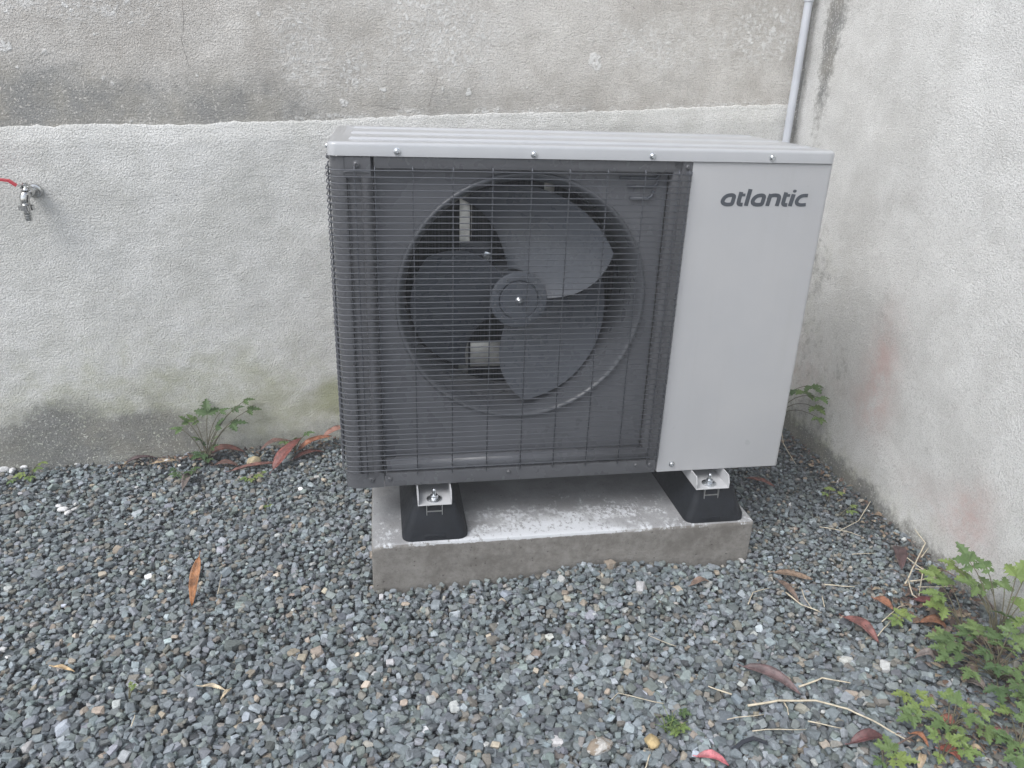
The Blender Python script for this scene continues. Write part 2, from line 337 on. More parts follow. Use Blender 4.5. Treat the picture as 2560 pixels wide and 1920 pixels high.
# ================================================================== GRAVEL
def build_gravel():
    rng = np.random.default_rng(5); T = []
    for k in range(40):
        bm = bmesh.new(); ax = np.array([1, rng.uniform(.6, .95), rng.uniform(.36, .62)])
        for sx in (-1, 1):
            for sy in (-1, 1):
                for sz in (-1, 1):
                    cn = np.array([sx*rng.uniform(.55, .95), sy*rng.uniform(.55, .95), sz*rng.uniform(.6, 1.)]); q_ = rng.integers(0, 3)
                    for w_ in ((1., .62, .80), (.66, 1., .90))[:2]: bm.verts.new(cn*np.roll(w_, q_)*ax)
        for q in range(3):
            d = rng.normal(size=3); d /= np.linalg.norm(d); bm.verts.new(d*ax*rng.uniform(.85, 1.05))
        r = bmesh.ops.convex_hull(bm, input=bm.verts)
        bmesh.ops.delete(bm, geom=[v for v in bm.verts if not v.link_faces], context='VERTS')
        bmesh.ops.triangulate(bm, faces=bm.faces); bmesh.ops.recalc_face_normals(bm, faces=bm.faces)
        bm.verts.index_update()
        T.append((np.array([v.co[:] for v in bm.verts]), np.array([[v.index for v in f.verts] for f in bm.faces]))); bm.free()
    pos, siz = [], []
    for layer, (cell, dz, sc) in enumerate(((.0106, -.0055, 1.0), (.0133, .0044, 1.04))):
        xs = np.arange(-1.3, RX, cell); ys = np.arange(-1.08, .96, cell)
        X, Y = np.meshgrid(xs, ys); X = X.ravel()+rng.uniform(-.5, .5, X.size)*cell; Y = Y.ravel()+rng.uniform(-.5, .5, Y.size)*cell
        keep = rng.random(X.size) < (.97, .82)[layer]
        for x, y in zip(X[keep], Y[keep]):
            if y > wall_y(x)-.008 or x > RX-.006: continue
            if .047 < x < .984 and -.062 < y < .5: continue
            r = .0074*sc*math.exp(rng.normal()*.27)
            r *= 1+.22*sstep(-.15, -.65, y)
            if x > .95: r *= .80+.2*sstep(-.2, -.5, y)
            if y > .3: r *= .93
            if rng.random() < .03: r *= 1.35
            r = min(r, .0185)
            pos.append((x, y, gh(x, y)+dz+rng.normal()*.0018)); siz.append(r)
    pos = np.array(pos); siz = np.array(siz); N = len(siz)
    # colours: mostly blue-grey chippings, some greenish, brown, tan and white
    pal = np.array([(.156, .180, .192), (.152, .176, .172), (.184, .175, .156), (.30, .26, .21), (.38, .385, .375), (.115, .128, .14), (.215, .235, .255)])
    pi = rng.choice(7, N, p=(.47, .19, .09, .024, .014, .11, .102)); colr = 1.06*pal[pi]*np.exp(rng.normal(size=(N, 1))*.26)*(1+rng.normal(size=(N, 3))*.018)
    soil_shade = np.clip((pos[:, 0]-1.2)/.15, 0, 1)*np.clip((pos[:, 1]+.1)/.2, 0, 1)      # back corner stones: soil and shade put into their colour
    colr *= (1-.35*soil_shade)[:, None]
    yaw = rng.uniform(0, 2*np.pi, N); ta = rng.uniform(0, 2*np.pi, N); tb = np.abs(rng.normal(size=N))*.45
    cy, sy = np.cos(yaw), np.sin(yaw); Z = np.zeros(N); O = np.ones(N)
    Rz = np.stack([cy, -sy, Z, sy, cy, Z, Z, Z, O], -1).reshape(N, 3, 3)
    kx, ky = np.cos(ta), np.sin(ta); c, s = np.cos(tb), np.sin(tb); C = 1-c
    Rt = np.stack([kx*kx*C+c, kx*ky*C, ky*s, kx*ky*C, ky*ky*C+c, -kx*s, -ky*s, kx*s, c], -1).reshape(N, 3, 3)
    R = Rt @ Rz*siz[:, None, None]
    tid = rng.integers(0, len(T), N); VV, FF, CC = [], [], []; base = 0
    for t, (tv, tf) in enumerate(T):
        ids = np.nonzero(tid == t)[0]; k = len(ids)
        v = np.einsum('nij,vj->nvi', R[ids], tv)+pos[ids][:, None, :]
        VV.append(v.reshape(-1, 3)); FF.append((tf[None]+(np.arange(k)*len(tv)+base)[:, None, None]).reshape(-1, 3))
        CC.append(np.repeat(colr[ids], len(tf), 0)); base += k*len(tv)
    VV, FF, CC = np.concatenate(VV), np.concatenate(FF), np.concatenate(CC)
    me = bpy.data.meshes.new('gravel'); me.vertices.add(len(VV)); me.vertices.foreach_set('co', VV.astype(np.float32).ravel())
    me.loops.add(FF.size); me.loops.foreach_set('vertex_index', FF.astype(np.int32).ravel())
    me.polygons.add(len(FF)); me.polygons.foreach_set('loop_start', np.arange(0, FF.size, 3, dtype=np.int32)); me.polygons.foreach_set('loop_total', np.full(len(FF), 3, np.int32))
    me.update(calc_edges=True); me.validate(); me.shade_flat()
    a = me.attributes.new('stone_colour', 'FLOAT_COLOR', 'FACE'); a.data.foreach_set('color', np.concatenate([CC, np.ones((len(CC), 1))], 1).astype(np.float32).ravel())
    m = NT('gravel_stone'); col = m.attr('stone_colour', 'Color'); n = m.noise(180, 5, .7)
    c = m.mix(m.math('MULTIPLY', m.ramp(n, .35, .65), 1.0), m.mix(1, col, (.86, .86, .86), 'MULTIPLY'), m.mix(1, col, (1.14, 1.14, 1.14), 'MULTIPLY'))
    mat = m.set(Base_Color=c, Roughness=.62, Normal=m.bump(m.noise(420, 3), .0014, .8))
    o = link('gravel', me, mat); o['kind'] = 'stuff'; o['label'] = 'blue grey crushed stone gravel covering the yard'; print('stones', N, 'tris', len(FF))
    return o
build_gravel()

# ================================================================== HEAT PUMP
PAINT = NT('grey_beige_paint'); f = PAINT.noise(7, 4)
st = PAINT.noise(1, 4, .6, vec=PAINT.scale((45, 45, 2.2))); spk = PAINT.math('MULTIPLY', PAINT.ramp(PAINT.voro(120), .14, .09), PAINT.ramp(PAINT.voro(120, out='Color'), .86, .9))
pc = PAINT.mix(PAINT.ramp(f, .3, .7), (.392, .396, .408), (.412, .414, .422)); pc = PAINT.mix(PAINT.math('MULTIPLY', PAINT.ramp(st, .5, .75), .10), pc, (.30, .29, .27)); pc = PAINT.mix(PAINT.math('MULTIPLY', spk, .35), pc, (.22, .20, .17))
PAINT = PAINT.set(Base_Color=pc, Roughness=PAINT.ramp(PAINT.noise(5, 4), .3, .7, .26, .42), Coat_Weight=.15, Coat_Roughness=.3,
                  Normal=PAINT.bump(PAINT.noise(700, 2), .0003, .25))
COVER = NT('cover_paint'); f = COVER.noise(12, 5)
COVER = COVER.set(Base_Color=COVER.mix(COVER.ramp(f, .3, .7), (.395, .404, .42), (.42, .428, .442)), Roughness=COVER.ramp(COVER.noise(9, 3), .3, .7, .30, .36), Coat_Weight=.7, Coat_Roughness=.15)
DARK = simple('dark_grey_paint', (.098, .10, .108), .27, var=.06, scale=9)
BAFFLE = simple('dark_baffle_sheet', (.112, .116, .128), .30, var=.08, scale=6)
WIRE = simple('wire_coating', (.082, .087, .10), .35)
PLASTIC = simple('fan_plastic', (.072, .080, .095), .30, var=.04, scale=12, bump=0)
SHADE = simple('shroud_plastic', (.085, .09, .10), .32, var=.1, scale=8)
INK = simple('lettering_ink', (.055, .062, .075), .5, var=.03)
STEEL = simple('zinc_steel', (.62, .64, .66), .28, metal=1., var=.08, scale=60)
GALV = simple('galvanised_sheet', (.60, .59, .56), .42, metal=.8, var=.12, scale=45)
BRACKET = simple('bracket_paint', (.45, .455, .465), .4, var=.05)
ALU = simple('aluminium_rail', (.55, .55, .54), .4, metal=.8, var=.06)
BLACKR = simple('black_rubber', (.011, .013, .017), .6, var=.2, scale=40, bump=.0006, spec=.25)
FIN = NT('coil_fins'); st = None
FIN = FIN.set(Base_Color=FIN.mix(FIN.ramp(FIN.noise(1, 2, vec=FIN.scale((420, 420, 3))), .4, .6), (.012, .014, .018), (.05, .056, .065)), Roughness=.5)

W, H, D = 1.05, .753, .43
hp = empty('heat_pump', (W/2, D/2, 0), 'grey heat pump outdoor unit with dark wire guarded fan, standing on rubber feet', 'heat pump')
# --- top cover: pressed sheet with rounded corners and three long raised ribs
def rrect(x0, x1, y0, y1, r, z, n=6):
    P = []
    for cx, cy, a in ((x1-r, y1-r, 0), (x0+r, y1-r, 90), (x0+r, y0+r, 180), (x1-r, y0+r, 270)):
        for k in range(n+1):
            t = math.radians(a+90*k/n); P.append((cx+r*math.cos(t), cy+r*math.sin(t), z))
    return P
loops = [(.0012, .7275), (0, .7275), (0, .7465), (.0008, .7498), (.0028, .7520), (.006, .7530), (.020, .7532), (.024, .7518)]
V, F = [], []
for ins, z in loops: V += rrect(-.002+ins, 1.052-ins, -.004+ins, .434-ins, max(.004, .018-ins*.6), z)
n = len(rrect(0, 1, 0, 1, .1, 0))
for i in range(len(loops)-1):
    for k in range(n): F.append((i*n+k, i*n+(k+1) % n, (i+1)*n+(k+1) % n, (i+1)*n+k))
F.append(tuple(range((len(loops)-1)*n, len(loops)*n)))
cover = auto_smooth(mesh('top_cover', V, F, COVER, hp), 40)
for y in (.083, .222, .370):
    x0, x1 = .036, 1.036; wd = .0075
    V, F = [], []
    prof = [(-wd, -.0005), (-wd*.6, .0026), (-wd*.25, .0042), (wd*.25, .0042), (wd*.6, .0026), (wd, -.0005)]
    for x, k in ((x0, 0), (x0+.006, 1), (x1-.006, 1), (x1, 0)):
        V += [(x, y+a*(.6+.4*k), .7519+h*k) for a, h in prof]
    for i in range(3):
        for k in range(5): F.append((i*6+k, (i+1)*6+k, (i+1)*6+k+1, i*6+k+1))
    mesh('rib', V, F, COVER, cover, True)
def screw(p, parent, mat=STEEL, r=.0052, name='screw', ax=(0, -1, 0)):
    p = Vector(p); a = Vector(ax)
    s_ = lathe(name, [(r*1.35, -.0008), (r*1.35, .0008), (r, .0012), (r*.95, .0032), (r*.7, .0044), (r*.42, .0046), (r*.38, .0028)], p, a, mat, parent, 16)
    return s_
for x, z in ((.130, .737), (.398, .736), (.643, .737), (.904, .738)): screw((x, -.0042, z), cover)
screw((-.0025, .045, .741), cover, ax=(-1, 0, 0)); screw((-.0025, .045, .722), hp, DARK, ax=(-1, 0, 0))

# --- light front panel wrapping the right corner
r = .010; plan = [(.7335, .022), (.7335, .0015), (.7345, .0004), (.7358, 0), (.80, 0), (.90, 0), (W-r, 0)]
plan += [(W-r+r*math.sin(math.radians(a)), r-r*math.cos(math.radians(a))) for a in (18, 36, 54, 72, 90)] + [(W, .1), (W, .25), (W, .428)]
panel = extrude_plan('front_panel', plan, .002, .7262, PAINT, hp, .0014)
lip = box('panel_lip', (.7352, W-.004, .0016, .42, .0, .0025), PAINT, panel, .0006)
screw((.770, -.0002, .021), panel)
def rib2d(pts, w, z0, t=.0004, closed=False, smooth=2):
    P = [Vector((x, y)) for x, y in pts]
    for _ in range(smooth):
        Q = []
        rng_ = range(len(P)) if closed else range(len(P)-1)
        if not closed: Q.append(P[0])
        for i in rng_:
            a, b = P[i], P[(i+1) % len(P)]; Q += [a*.75+b*.25, a*.25+b*.75]
        if not closed: Q.append(P[-1])
        P = Q
    n = len(P); L, R = [], []
    for i, p in enumerate(P):
        a = P[i-1] if (closed or i > 0) else p; b = P[(i+1) % n] if (closed or i < n-1) else p
        t_ = (b-a).normalized(); q = Vector((-t_.y, t_.x)); L.append(p+q*w/2); R.append(p-q*w/2)
    return L, R, n
def lettering():
    kx, kz = .1975/1820, .035/362
    def X(v, d): return (.804+(v.x-185)*kx, -.0004-d, .638+(470-v.y)*kz)
    a = [(455, 258), (415, 238), (360, 240), (300, 256), (250, 300), (222, 365), (238, 415), (300, 444), (395, 441), (430, 430), (444, 345)]
    t = [(588, 170), (558, 390), (566, 428), (600, 442), (652, 442)]; tb = [(596, 236), (682, 234)]
    nn = [(1172, 468), (1205, 250), (1215, 208)]; na = [(1185, 330), (1205, 262), (1250, 238), (1330, 234), (1385, 246), (1403, 290), (1375, 468)]
    c = [(2004, 233), (1930, 232), (1855, 250), (1800, 305), (1782, 368), (1800, 418), (1860, 441), (1930, 440), (1992, 432)]
    sh = lambda L, d: [(x+d, y) for x, y in L]
    S = [(a, 72, 1, 2), (t, 72, 0, 1), (tb, 54, 0, 0), ([(772, 108), (722, 470)], 74, 0, 0), (sh(a, 627), 72, 1, 2), (nn, 72, 0, 0), (na, 72, 0, 2), (sh(t, 942), 72, 0, 1), (sh(tb, 942), 54, 0, 0), ([(1697, 207), (1655, 468)], 74, 0, 0), (c, 66, 0, 2)]
    V, F = [], []
    for i, (pts, w, cl, sm) in enumerate(S):
        L, R, n = rib2d(pts, w*1.14, 0, closed=bool(cl), smooth=sm); b = len(V); d = .00012+.00003*i
        V += [X(v, d) for v in L]+[X(v, d) for v in R]+[X(v, -.001) for v in L]+[X(v, -.001) for v in R]
        for k in range(n if cl else n-1):
            q = (k+1) % n
            F += [(b+k, b+q, b+n+q, b+n+k), (b+k, b+2*n+k, b+2*n+q, b+q), (b+n+k, b+n+q, b+3*n+q, b+3*n+k)]
        if not cl: F += [(b, b+n, b+3*n, b+2*n), (b+n-1, b+3*n-1, b+4*n-1, b+2*n-1)]
    b = len(V); V += [X(Vector((1708+41*math.cos(q*math.pi/10), 141+33*math.sin(q*math.pi/10))), .0002) for q in range(20)]; F.append(tuple(range(b, b+20)))
    o = mesh('lettering', V, F, INK, panel); o['label'] = 'dark grey slanted lettering reading atlantic'
lettering()
# --- dark left corner post with grooves, bottom rail, right flange
cp = [(-.001, .10), (0, .03)] + [(.026-.026*math.cos(math.radians(a)), .028-.028*math.sin(math.radians(a))) for a in (15, 30, 45, 60, 75, 90)]
cp += [(.029, 0), (.032, .002), (.0335, .009), (.036, .010), (.042, .008), (.050, .008), (.057, .010), (.0595, .009), (.061, .002), (.064, 0), (.069, -.0012), (.074, 0), (.078, .003), (.082, .010), (.084, .030)]
post = extrude_plan('corner_post', cp, .0, .726, DARK, hp, .0015, 40)
extrude_plan('post_plate', [(.030, -.0016), (.0785, -.0016), (.0795, .0006)], .690, .7255, DARK, post, .0012)
extrude_plan('post_plate', [(.0, .030)] + [(.026-.028*math.cos(math.radians(a)), .028-.0296*math.sin(math.radians(a))) for a in (15, 35, 55, 75, 90)] + [(.0835, -.0016)], .0005, .037, DARK, post, .0012)
screw((.052, -.0018, .7115), post, DARK, .0058); screw((.056, -.0018, .0225), post, DARK, .0058)
def slot(cx, cz, parent):
    V = [(cx+.026*math.cos(math.pi*k/10), -.0022, cz+.006*math.sin(math.pi*k/10)) for k in range(11)]
    V += [(cx+.020*math.cos(math.pi*k/10), -.0035, cz+.003*math.sin(math.pi*k/10)) for k in range(11)]
    mesh('hook_slot', V, [(k, k+1, 12+k, 11+k) for k in range(10)]+[tuple(range(11, 22))], SHADE, parent)
slot(.052, .697, post)
rail = auto_smooth(from_bm('bottom_rail', box_bm(.0845, .7285, -.003, .40, .002, .036, .0022), DARK, hp))
for x in (.096, .369, .678, .712): screw((x, -.0032, .0225+.003*(x > .3)), rail, DARK, .0046)
V = []; seg = 10
V, F = tube_geo([(.090, .012, .052), (.722, .012, .052)], .0165, 16); mesh('panel_roll', V, F, BAFFLE, rail, True)
extrude_plan('side_flange', [(.694, .026), (.694, .006), (.696, .004), (.712, .004), (.714, .0), (.7325, .0)], .037, .7262, DARK, hp, .0012)
box('upper_rail', (.0845, .7325, .004, .03, .704, .7268), DARK, hp, .0015)
screw((.7225, -.0005, .716), hp, DARK, .0045)
# --- baffle sheet with round opening, and the bellmouth ring
FX, FZ, BY = .393, .425, .032
def baffle():
    x0, x1, z0, z1 = .0845, .694, .0365, .7035; N = 128; R0 = .270; V, F = [], []
    angs = sorted([2*math.pi*k/N for k in range(N)]+[math.atan2(z-FZ, x-FX) % (2*math.pi) for x in (x0, x1) for z in (z0, z1)])
    for a in angs:
        ca, sa = math.cos(a), math.sin(a); s = 1e9
        if ca > 1e-6: s = min(s, (x1-FX)/ca)
        if ca < -1e-6: s = min(s, (x0-FX)/ca)
        if sa > 1e-6: s = min(s, (z1-FZ)/sa)
        if sa < -1e-6: s = min(s, (z0-FZ)/sa)
        V += [(FX+ca*s, BY, FZ+sa*s), (FX+ca*R0, BY, FZ+sa*R0)]
    n = len(angs)
    for k in range(n): q = (k+1) % n; F.append((2*k, 2*q, 2*q+1, 2*k+1))
    return mesh('baffle', V, F, BAFFLE, hp)
baffle()
prof = [(.2745, BY+.001), (.2745, BY-.006), (.2725, BY-.009), (.269, BY-.010), (.2655, BY-.008), (.262, BY-.002), (.257, BY+.012), (.2525, BY+.03), (.250, BY+.06), (.249, BY+.15)]
V, F = [], []; N = 96
for rr, y in prof: V += [(FX+rr*math.cos(2*math.pi*k/N), y, FZ+rr*math.sin(2*math.pi*k/N)) for k in range(N)]
for i in range(len(prof)-1):
    for k in range(N): F.append((i*N+k, i*N+(k+1) % N, (i+1)*N+(k+1) % N, (i+1)*N+k))
mesh('fan_shroud', V, F, SHADE, hp, True)
# --- lifting recess at the upper right of the baffle
for i, (xa, xb, z) in enumerate(((.588, .676, .690), (.606, .672, .672), (.614, .664, .648))):
    V, F = tube_geo([(xa, BY-.004, z), (xb-.012, BY-.004, z-.001), (xb-.003, BY-.004, z+.004), (xb, BY-.004, z+.016)], .0034, 8); mesh('handle_lip', V, F, PLASTIC, hp, True)
# --- coil behind, casing back, base pan
box('coil', (.03, .70, .335, .375, .03, .72), FIN, hp, .002); box('coil_side', (.012, .030, .045, .38, .03, .72), FIN, hp, .002)
box('rear_casing', (.0, 1.048, .4265, .4285, .003, .726), DARK, hp, .0004)
box('partition', (.706, .7085, .035, .42, .03, .72), GALV, hp, .0004)
box('base_pan', (.004, .730, .03, .424, .004, .034), DARK, hp, .003)
# --- motor and its bracket
br = box('motor_bracket', (.274, .298, .222, .225, .04, .715), GALV, hp, .0006)
box('bracket_web', (.3005, .3025, .222, .26, .52, .715), GALV, br, .0005)
box('bracket_plate', (.274, .345, .214, .218, .468, .517), PLASTIC, br, .001)
box('bracket_plate', (.302, .412, .214, .218, .205, .268), GALV, br, .001)
box('bracket_web', (.470, .494, .222, .225, .04, .715), GALV, br, .0005)
lathe('bolt', [(.013, 0), (.013, .004), (.009, .005), (.009, .011)], (.338, .2135, .482), (0, -1, 0), STEEL, br, 6)
lathe('motor', [(.03, -.02), (.055, -.015), (.058, .0), (.058, .07), (.045, .085)], (FX-.002, .160, FZ-.007), (0, 1, 0), SHADE, hp, 32)
# --- fan: hub, cap, shaft end and three wide twisted blades
fan = mesh('fan', *(lambda g: (g[0], g[1]))(tube_geo([(FX-.002, .075, FZ-.007), (FX-.002, .15, FZ-.007)], .05, 32)), PLASTIC, hp)
fan.name = 'fan_hub'; hubc = Vector((FX-.002, .070, FZ-.007)); auto_smooth(fan, 40)
lathe('hub_face', [(.0635, -.004), (.0635, .004), (.061, .0055), (.046, .006), (.0445, .0015), (.0435, .0015), (.042, .0045), (.018, .005)], hubc, (0, -1, 0), PLASTIC, fan, 48)
for k in range(10):
    a = 2*math.pi*k/10+.2; lathe('hub_pin', [(.0034, 0), (.0034, .0005), (.002, .0012)], hubc+Vector((.0535*math.cos(a), -.0058, .0535*math.sin(a))), (0, -1, 0), SHADE, fan, 8)
lathe('shaft_end', [(.0085, .0), (.0085, .006), (.006, .009), (.003, .012)], hubc+Vector((0, -.004, 0)), (0, -1, 0), STEEL, fan, 14)
def blade(a_lo, a_hi):
    """a_lo / a_hi: polar angle (deg) of the two edges as functions of radius fraction"""
    NR, NA = 12, 16; V, F = [], []; R0, R1 = .055, .240
    for side in (0, 1):
        for i in range(NR+1):
            f = i/NR; rr = R0+(R1-R0)*f
            lo, hi = a_lo(f), a_hi(f)
            for j in range(NA+1):
                s = j/NA; a = math.radians(lo+(hi-lo)*s)
                y = .052+.024*(1-f)*(1-s)+.150*(s**.95)*(.55+.45*f)-.010*math.sin(math.pi*s)*f+side*.0028-.018*f*(1-s)
                rr2 = rr*(1-.05*f*f*(2*s-1)**2)
                V.append((hubc.x+rr2*math.cos(a), y, hubc.z+rr2*math.sin(a)))
    st = (NR+1)*(NA+1)
    for i in range(NR):
        for j in range(NA):
            q = i*(NA+1)+j; F.append((q, q+1, q+NA+2, q+NA+1)); F.append((st+q, st+q+NA+1, st+q+NA+2, st+q+1))
    per = [j for j in range(NA+1)]+[i*(NA+1)+NA for i in range(1, NR+1)]+[NR*(NA+1)+j for j in range(NA-1, -1, -1)]+[i*(NA+1) for i in range(NR-1, 0, -1)]
    for k in range(len(per)): a, b = per[k], per[(k+1) % len(per)]; F.append((a, st+a, st+b, b))
    return auto_smooth(mesh('blade', V, F, PLASTIC, fan), 40)
for off in (0, 124, -116):
    blade(lambda f, o=off: o+0+29*f-5*math.sin(math.pi*f), lambda f, o=off: o+104+16*f-5*math.sin(math.pi*f))
# --- wire guard
ZW = [.702-.01255*k for k in range(53)]; XW = [.048, .0865, .159, .2375, .316, .3945, .472, .551, .630, .702, .7245]
guard = from_bm('guard', (lambda bm: (box_bm(.718, .7315, -.0085, -.0065, .6985, .7075, .0008, 1, bm), bm)[1])(bmesh.new()), WIRE, hp)
Y0 = -.0125; rr = .030; path = [(-.0075, .34, 0), (-.0075, .10, 0)]
path += [(-.0075+rr-rr*math.cos(math.radians(a)), Y0+rr-rr*math.sin(math.radians(a)), 0) for a in range(0, 91, 15)] + [(.3, Y0, 0), (.7285, Y0, 0)]
V, F = tube_geo(path, .00125, 6); wm = bpy.data.meshes.new('horizontal_wire'); wm.from_pydata([tuple(v) for v in V], [], F); wm.update(); wm.materials.append(WIRE)
for p in wm.polygons: p.use_smooth = True
for z in ZW:
    o = link('horizontal_wire', wm, None, guard); o.location.z += z
V, F = tube_geo([(0, Y0+.0024, .034), (0, Y0+.0024, .700), (0, Y0+.0018, .7045), (0, Y0+.006, .709)], .0014, 6); vm = bpy.data.meshes.new('vertical_wire'); vm.from_pydata([tuple(v) for v in V], [], F); vm.update(); vm.materials.append(WIRE)
for p in vm.polygons: p.use_smooth = True
for x in XW:
    o = link('vertical_wire', vm, None, guard); o.location.x += x
for y in (.06, .14, .22, .30):
    o = link('vertical_wire', vm, None, guard); o.location = (-.0050, y-Y0, 0)
# --- mounting brackets under the base, each with bolt, washer and nut
def bracket(x0, x1):
    t = .0022; yb, yf = .12, -.040
    sec = [(x0, .0), (x0, -.030), (x1, -.030), (x1, .0)]
    b = from_bm('mounting_bracket', box_bm(x0, x1, yf, yb, -.032, -.030, .0004, 1), BRACKET, hp)
    for x, s in ((x0, 1), (x1, -1)):                                  # upstanding flanges, cut at a slant towards the front
        xa, xb = x-.0003*s, x+t*s
        V = [(q, y, z) for q in (xa, xb) for y, z in ((yf+.001, -.0299), (yb, -.0299), (yb, -.0005), (yf+.010, -.0005), (yf+.001, -.018))]
        F = [(0, 1, 2, 3, 4), (9, 8, 7, 6, 5)]+[(k, 5+k, 5+(k+1) % 5, (k+1) % 5) for k in range(5)]
        mesh('flange', V, F, BRACKET, b)
    cx = (x0+x1)/2; cy = -.016
    lathe('washer', [(.0175, 0), (.0175, .0022), (.014, .0042), (.007, .0046)], (cx, cy, -.0299), (0, 0, 1), STEEL, b, 28)
    lathe('nut', [(.0088, 0), (.0095, .001), (.0095, .0065), (.0085, .0078)], (cx, cy, -.0255), (0, 0, 1), STEEL, b, 6)
    lathe('bolt', [(.0046, 0), (.0046, .0125), (.0042, .0145), (.0028, .0165)], (cx, cy, -.019), (0, 0, 1), STEEL, b, 14)
bracket(.157, .234); bracket(.824, .908)

# ================================================================== RUBBER FEET
def foot(name, x0, x1, cx, label):
    y0, y1, zb, zt = -.050, .50, -.1195, -.036
    root = empty(name, ((x0+x1)/2, .2, zb), label, 'support foot', 'rubber feet under the heat pump')
    lv = [(0, zb, .022), (0, zb+.012, .022), (.012, zb+.040, .020), (.024, zb+.070, .014), (.028, zt-.002, .010), (.031, zt, .010)]
    fr = [0, .001, .010, .020, .024, .027]
    V, F = [], []
    for (ins, z, r), fy in zip(lv, fr): V += rrect(x0+ins, x1-ins, y0+fy, y1-fy, r, z, 5)
    n = 24
    for i in range(len(lv)-1):
        for k in range(n): F.append((i*n+k, i*n+(k+1) % n, (i+1)*n+(k+1) % n, (i+1)*n+k))
    F += [tuple(reversed(range(n))), tuple(range((len(lv)-1)*n, len(lv)*n))]
    body = auto_smooth(mesh('rubber_body', V, F, BLACKR, root), 38)
    box('grip_recess', (cx-.026, cx+.026, y0-.0012, y0+.03, zb+.004, zb+.016), BLACKR, body, .003)
    # aluminium channel let into the top of the foot, its open end towards the viewer
    yf, yb = -.034, .47; w = .0185; t = .0016; zt2 = -.0325; pcs = []
    bm = bmesh.new()
    box_bm(cx-w, cx-w+t, yf, yb, zt2-.038, zt2, 0, 1, bm); box_bm(cx+w-t, cx+w, yf, yb, zt2-.038, zt2, 0, 1, bm)
    box_bm(cx-w+t, cx-w+.006, yf+.0005, yb, zt2-.0018, zt2-.0002, 0, 1, bm); box_bm(cx+w-.006, cx+w-t, yf+.0005, yb, zt2-.0018, zt2-.0002, 0, 1, bm)
    box_bm(cx-w+.0045, cx-w+.006, yf+.001, yb, zt2-.005, zt2-.0019, 0, 1, bm); box_bm(cx+w-.006, cx+w-.0045, yf+.001, yb, zt2-.005, zt2-.0019, 0, 1, bm)
    box_bm(cx-w+t, cx+w-t, yf+.0005, yb, zt2-.0205, zt2-.0188, 0, 1, bm)
    box_bm(cx-w+t, cx-w+.0045, yf+.0005, yb, zt2-.0378, zt2-.0362, 0, 1, bm); box_bm(cx+w-.0045, cx+w-t, yf+.0005, yb, zt2-.0378, zt2-.0362, 0, 1, bm)
    from_bm('channel_rail', bm, ALU, root)
foot('rubber_foot', .120, .272, .195, 'black rubber foot under the fan side of the heat pump')
foot('rubber_foot', .806, .958, .868, 'black rubber foot under the lettered panel side of the heat pump')

# ================================================================== WALL TAP
CHROME = simple('tap_chrome', (.58, .58, .57), .17, metal=1., var=.04, scale=80)
RED = simple('red_lever_coating', (.52, .045, .06), .4, var=.06)
tap = empty('wall_tap', (-.765, .60, .56), 'chrome garden tap with red lever handle on the back wall', 'tap')
fl = Vector((-.772, wall_y(-.772)-.011, .565)); bc = Vector((-.770, .556, .567)); n3 = Vector((WN.x, WN.y, 0))
lathe('wall_flange', [(.0185, 0), (.0185, .002), (.0165, .005), (.011, .007)], fl, n3, CHROME, tap, 28)
tube('tap_body', [fl, fl*.5+bc*.5+Vector((0, 0, .001)), bc], [.010, .0105, .012], CHROME, tap, 16)
lathe('hex_collar', [(.0145, 0), (.0145, .010)], fl+n3*.012, n3, CHROME, tap, 6)
sp = tube('spout', [bc, bc+Vector((-.002, -.005, -.005)), bc+Vector((-.004, -.007, -.014)), bc+Vector((-.004, -.007, -.032))], [.0125, .0115, .0108, .0105], CHROME, tap, 16)
so = bc+Vector((-.004, -.007, -.027))
lathe('union_nut', [(.0120, 0), (.0175, .0015), (.0175, .0125), (.0140, .0138)], so, (0, 0, -1), CHROME, tap, 32, teeth=.93)
lathe('hose_tail', [(.0095, 0), (.0082, .001), (.0082, .006), (.0094, .007), (.0074, .0125), (.0094, .0128), (.0074, .0185), (.0094, .0188), (.0072, .0255), (.0056, .0255)], so+Vector((0, 0, -.0136)), (0, 0, -1), CHROME, tap, 20)
lathe('bonnet', [(.0095, 0), (.0085, .004), (.0065, .006), (.0055, .014)], bc+Vector((.001, 0, .008)), (0, 0, 1), CHROME, tap, 20)
lv = lathe('lever_cap', [(.0098, 0), (.0098, .003), (.0062, .0035), (.0062, .006), (.0035, .0068)], bc+Vector((.001, 0, .019)), (0, 0, 1), CHROME, tap, 24)
box('lever_stop', (bc.x-.0095, bc.x-.0055, bc.y-.009, bc.y+.006, bc.z+.012, bc.z+.0195), CHROME, tap, .001)
box('lever_stop', (bc.x+.0075, bc.x+.0115, bc.y-.009, bc.y+.006, bc.z+.011, bc.z+.0195), CHROME, tap, .001)
lp = [Vector((bc.x+a, bc.y+b, bc.z+c)) for a, b, c in ((-.004, -.003, .0200), (-.013, -.005, .0185), (-.016, -.006, .0190), (-.030, -.009, .0315), (-.055, -.014, .035), (-.105, -.022, .037))]
def strap(name, pts, w, t, mat, parent):
    V, F = [], []
    for i, p in enumerate(pts):
        d = (pts[min(i+1, len(pts)-1)]-pts[max(i-1, 0)]).normalized(); s = Vector((0, 1, 0)); s = (s-d*s.dot(d)).normalized(); u = s.cross(d)
        V += [p+s*w+u*t, p-s*w+u*t, p-s*w-u*t, p+s*w-u*t]
    for i in range(len(pts)-1):
        for k in range(4): F.append((i*4+k, i*4+(k+1) % 4, i*4+4+(k+1) % 4, i*4+4+k))
    F += [(0, 1, 2, 3), tuple(len(V)-1-k for k in range(4))]
    o = from_bm(name, (lambda b: b)(bm_of(V, F)), mat, parent); return o
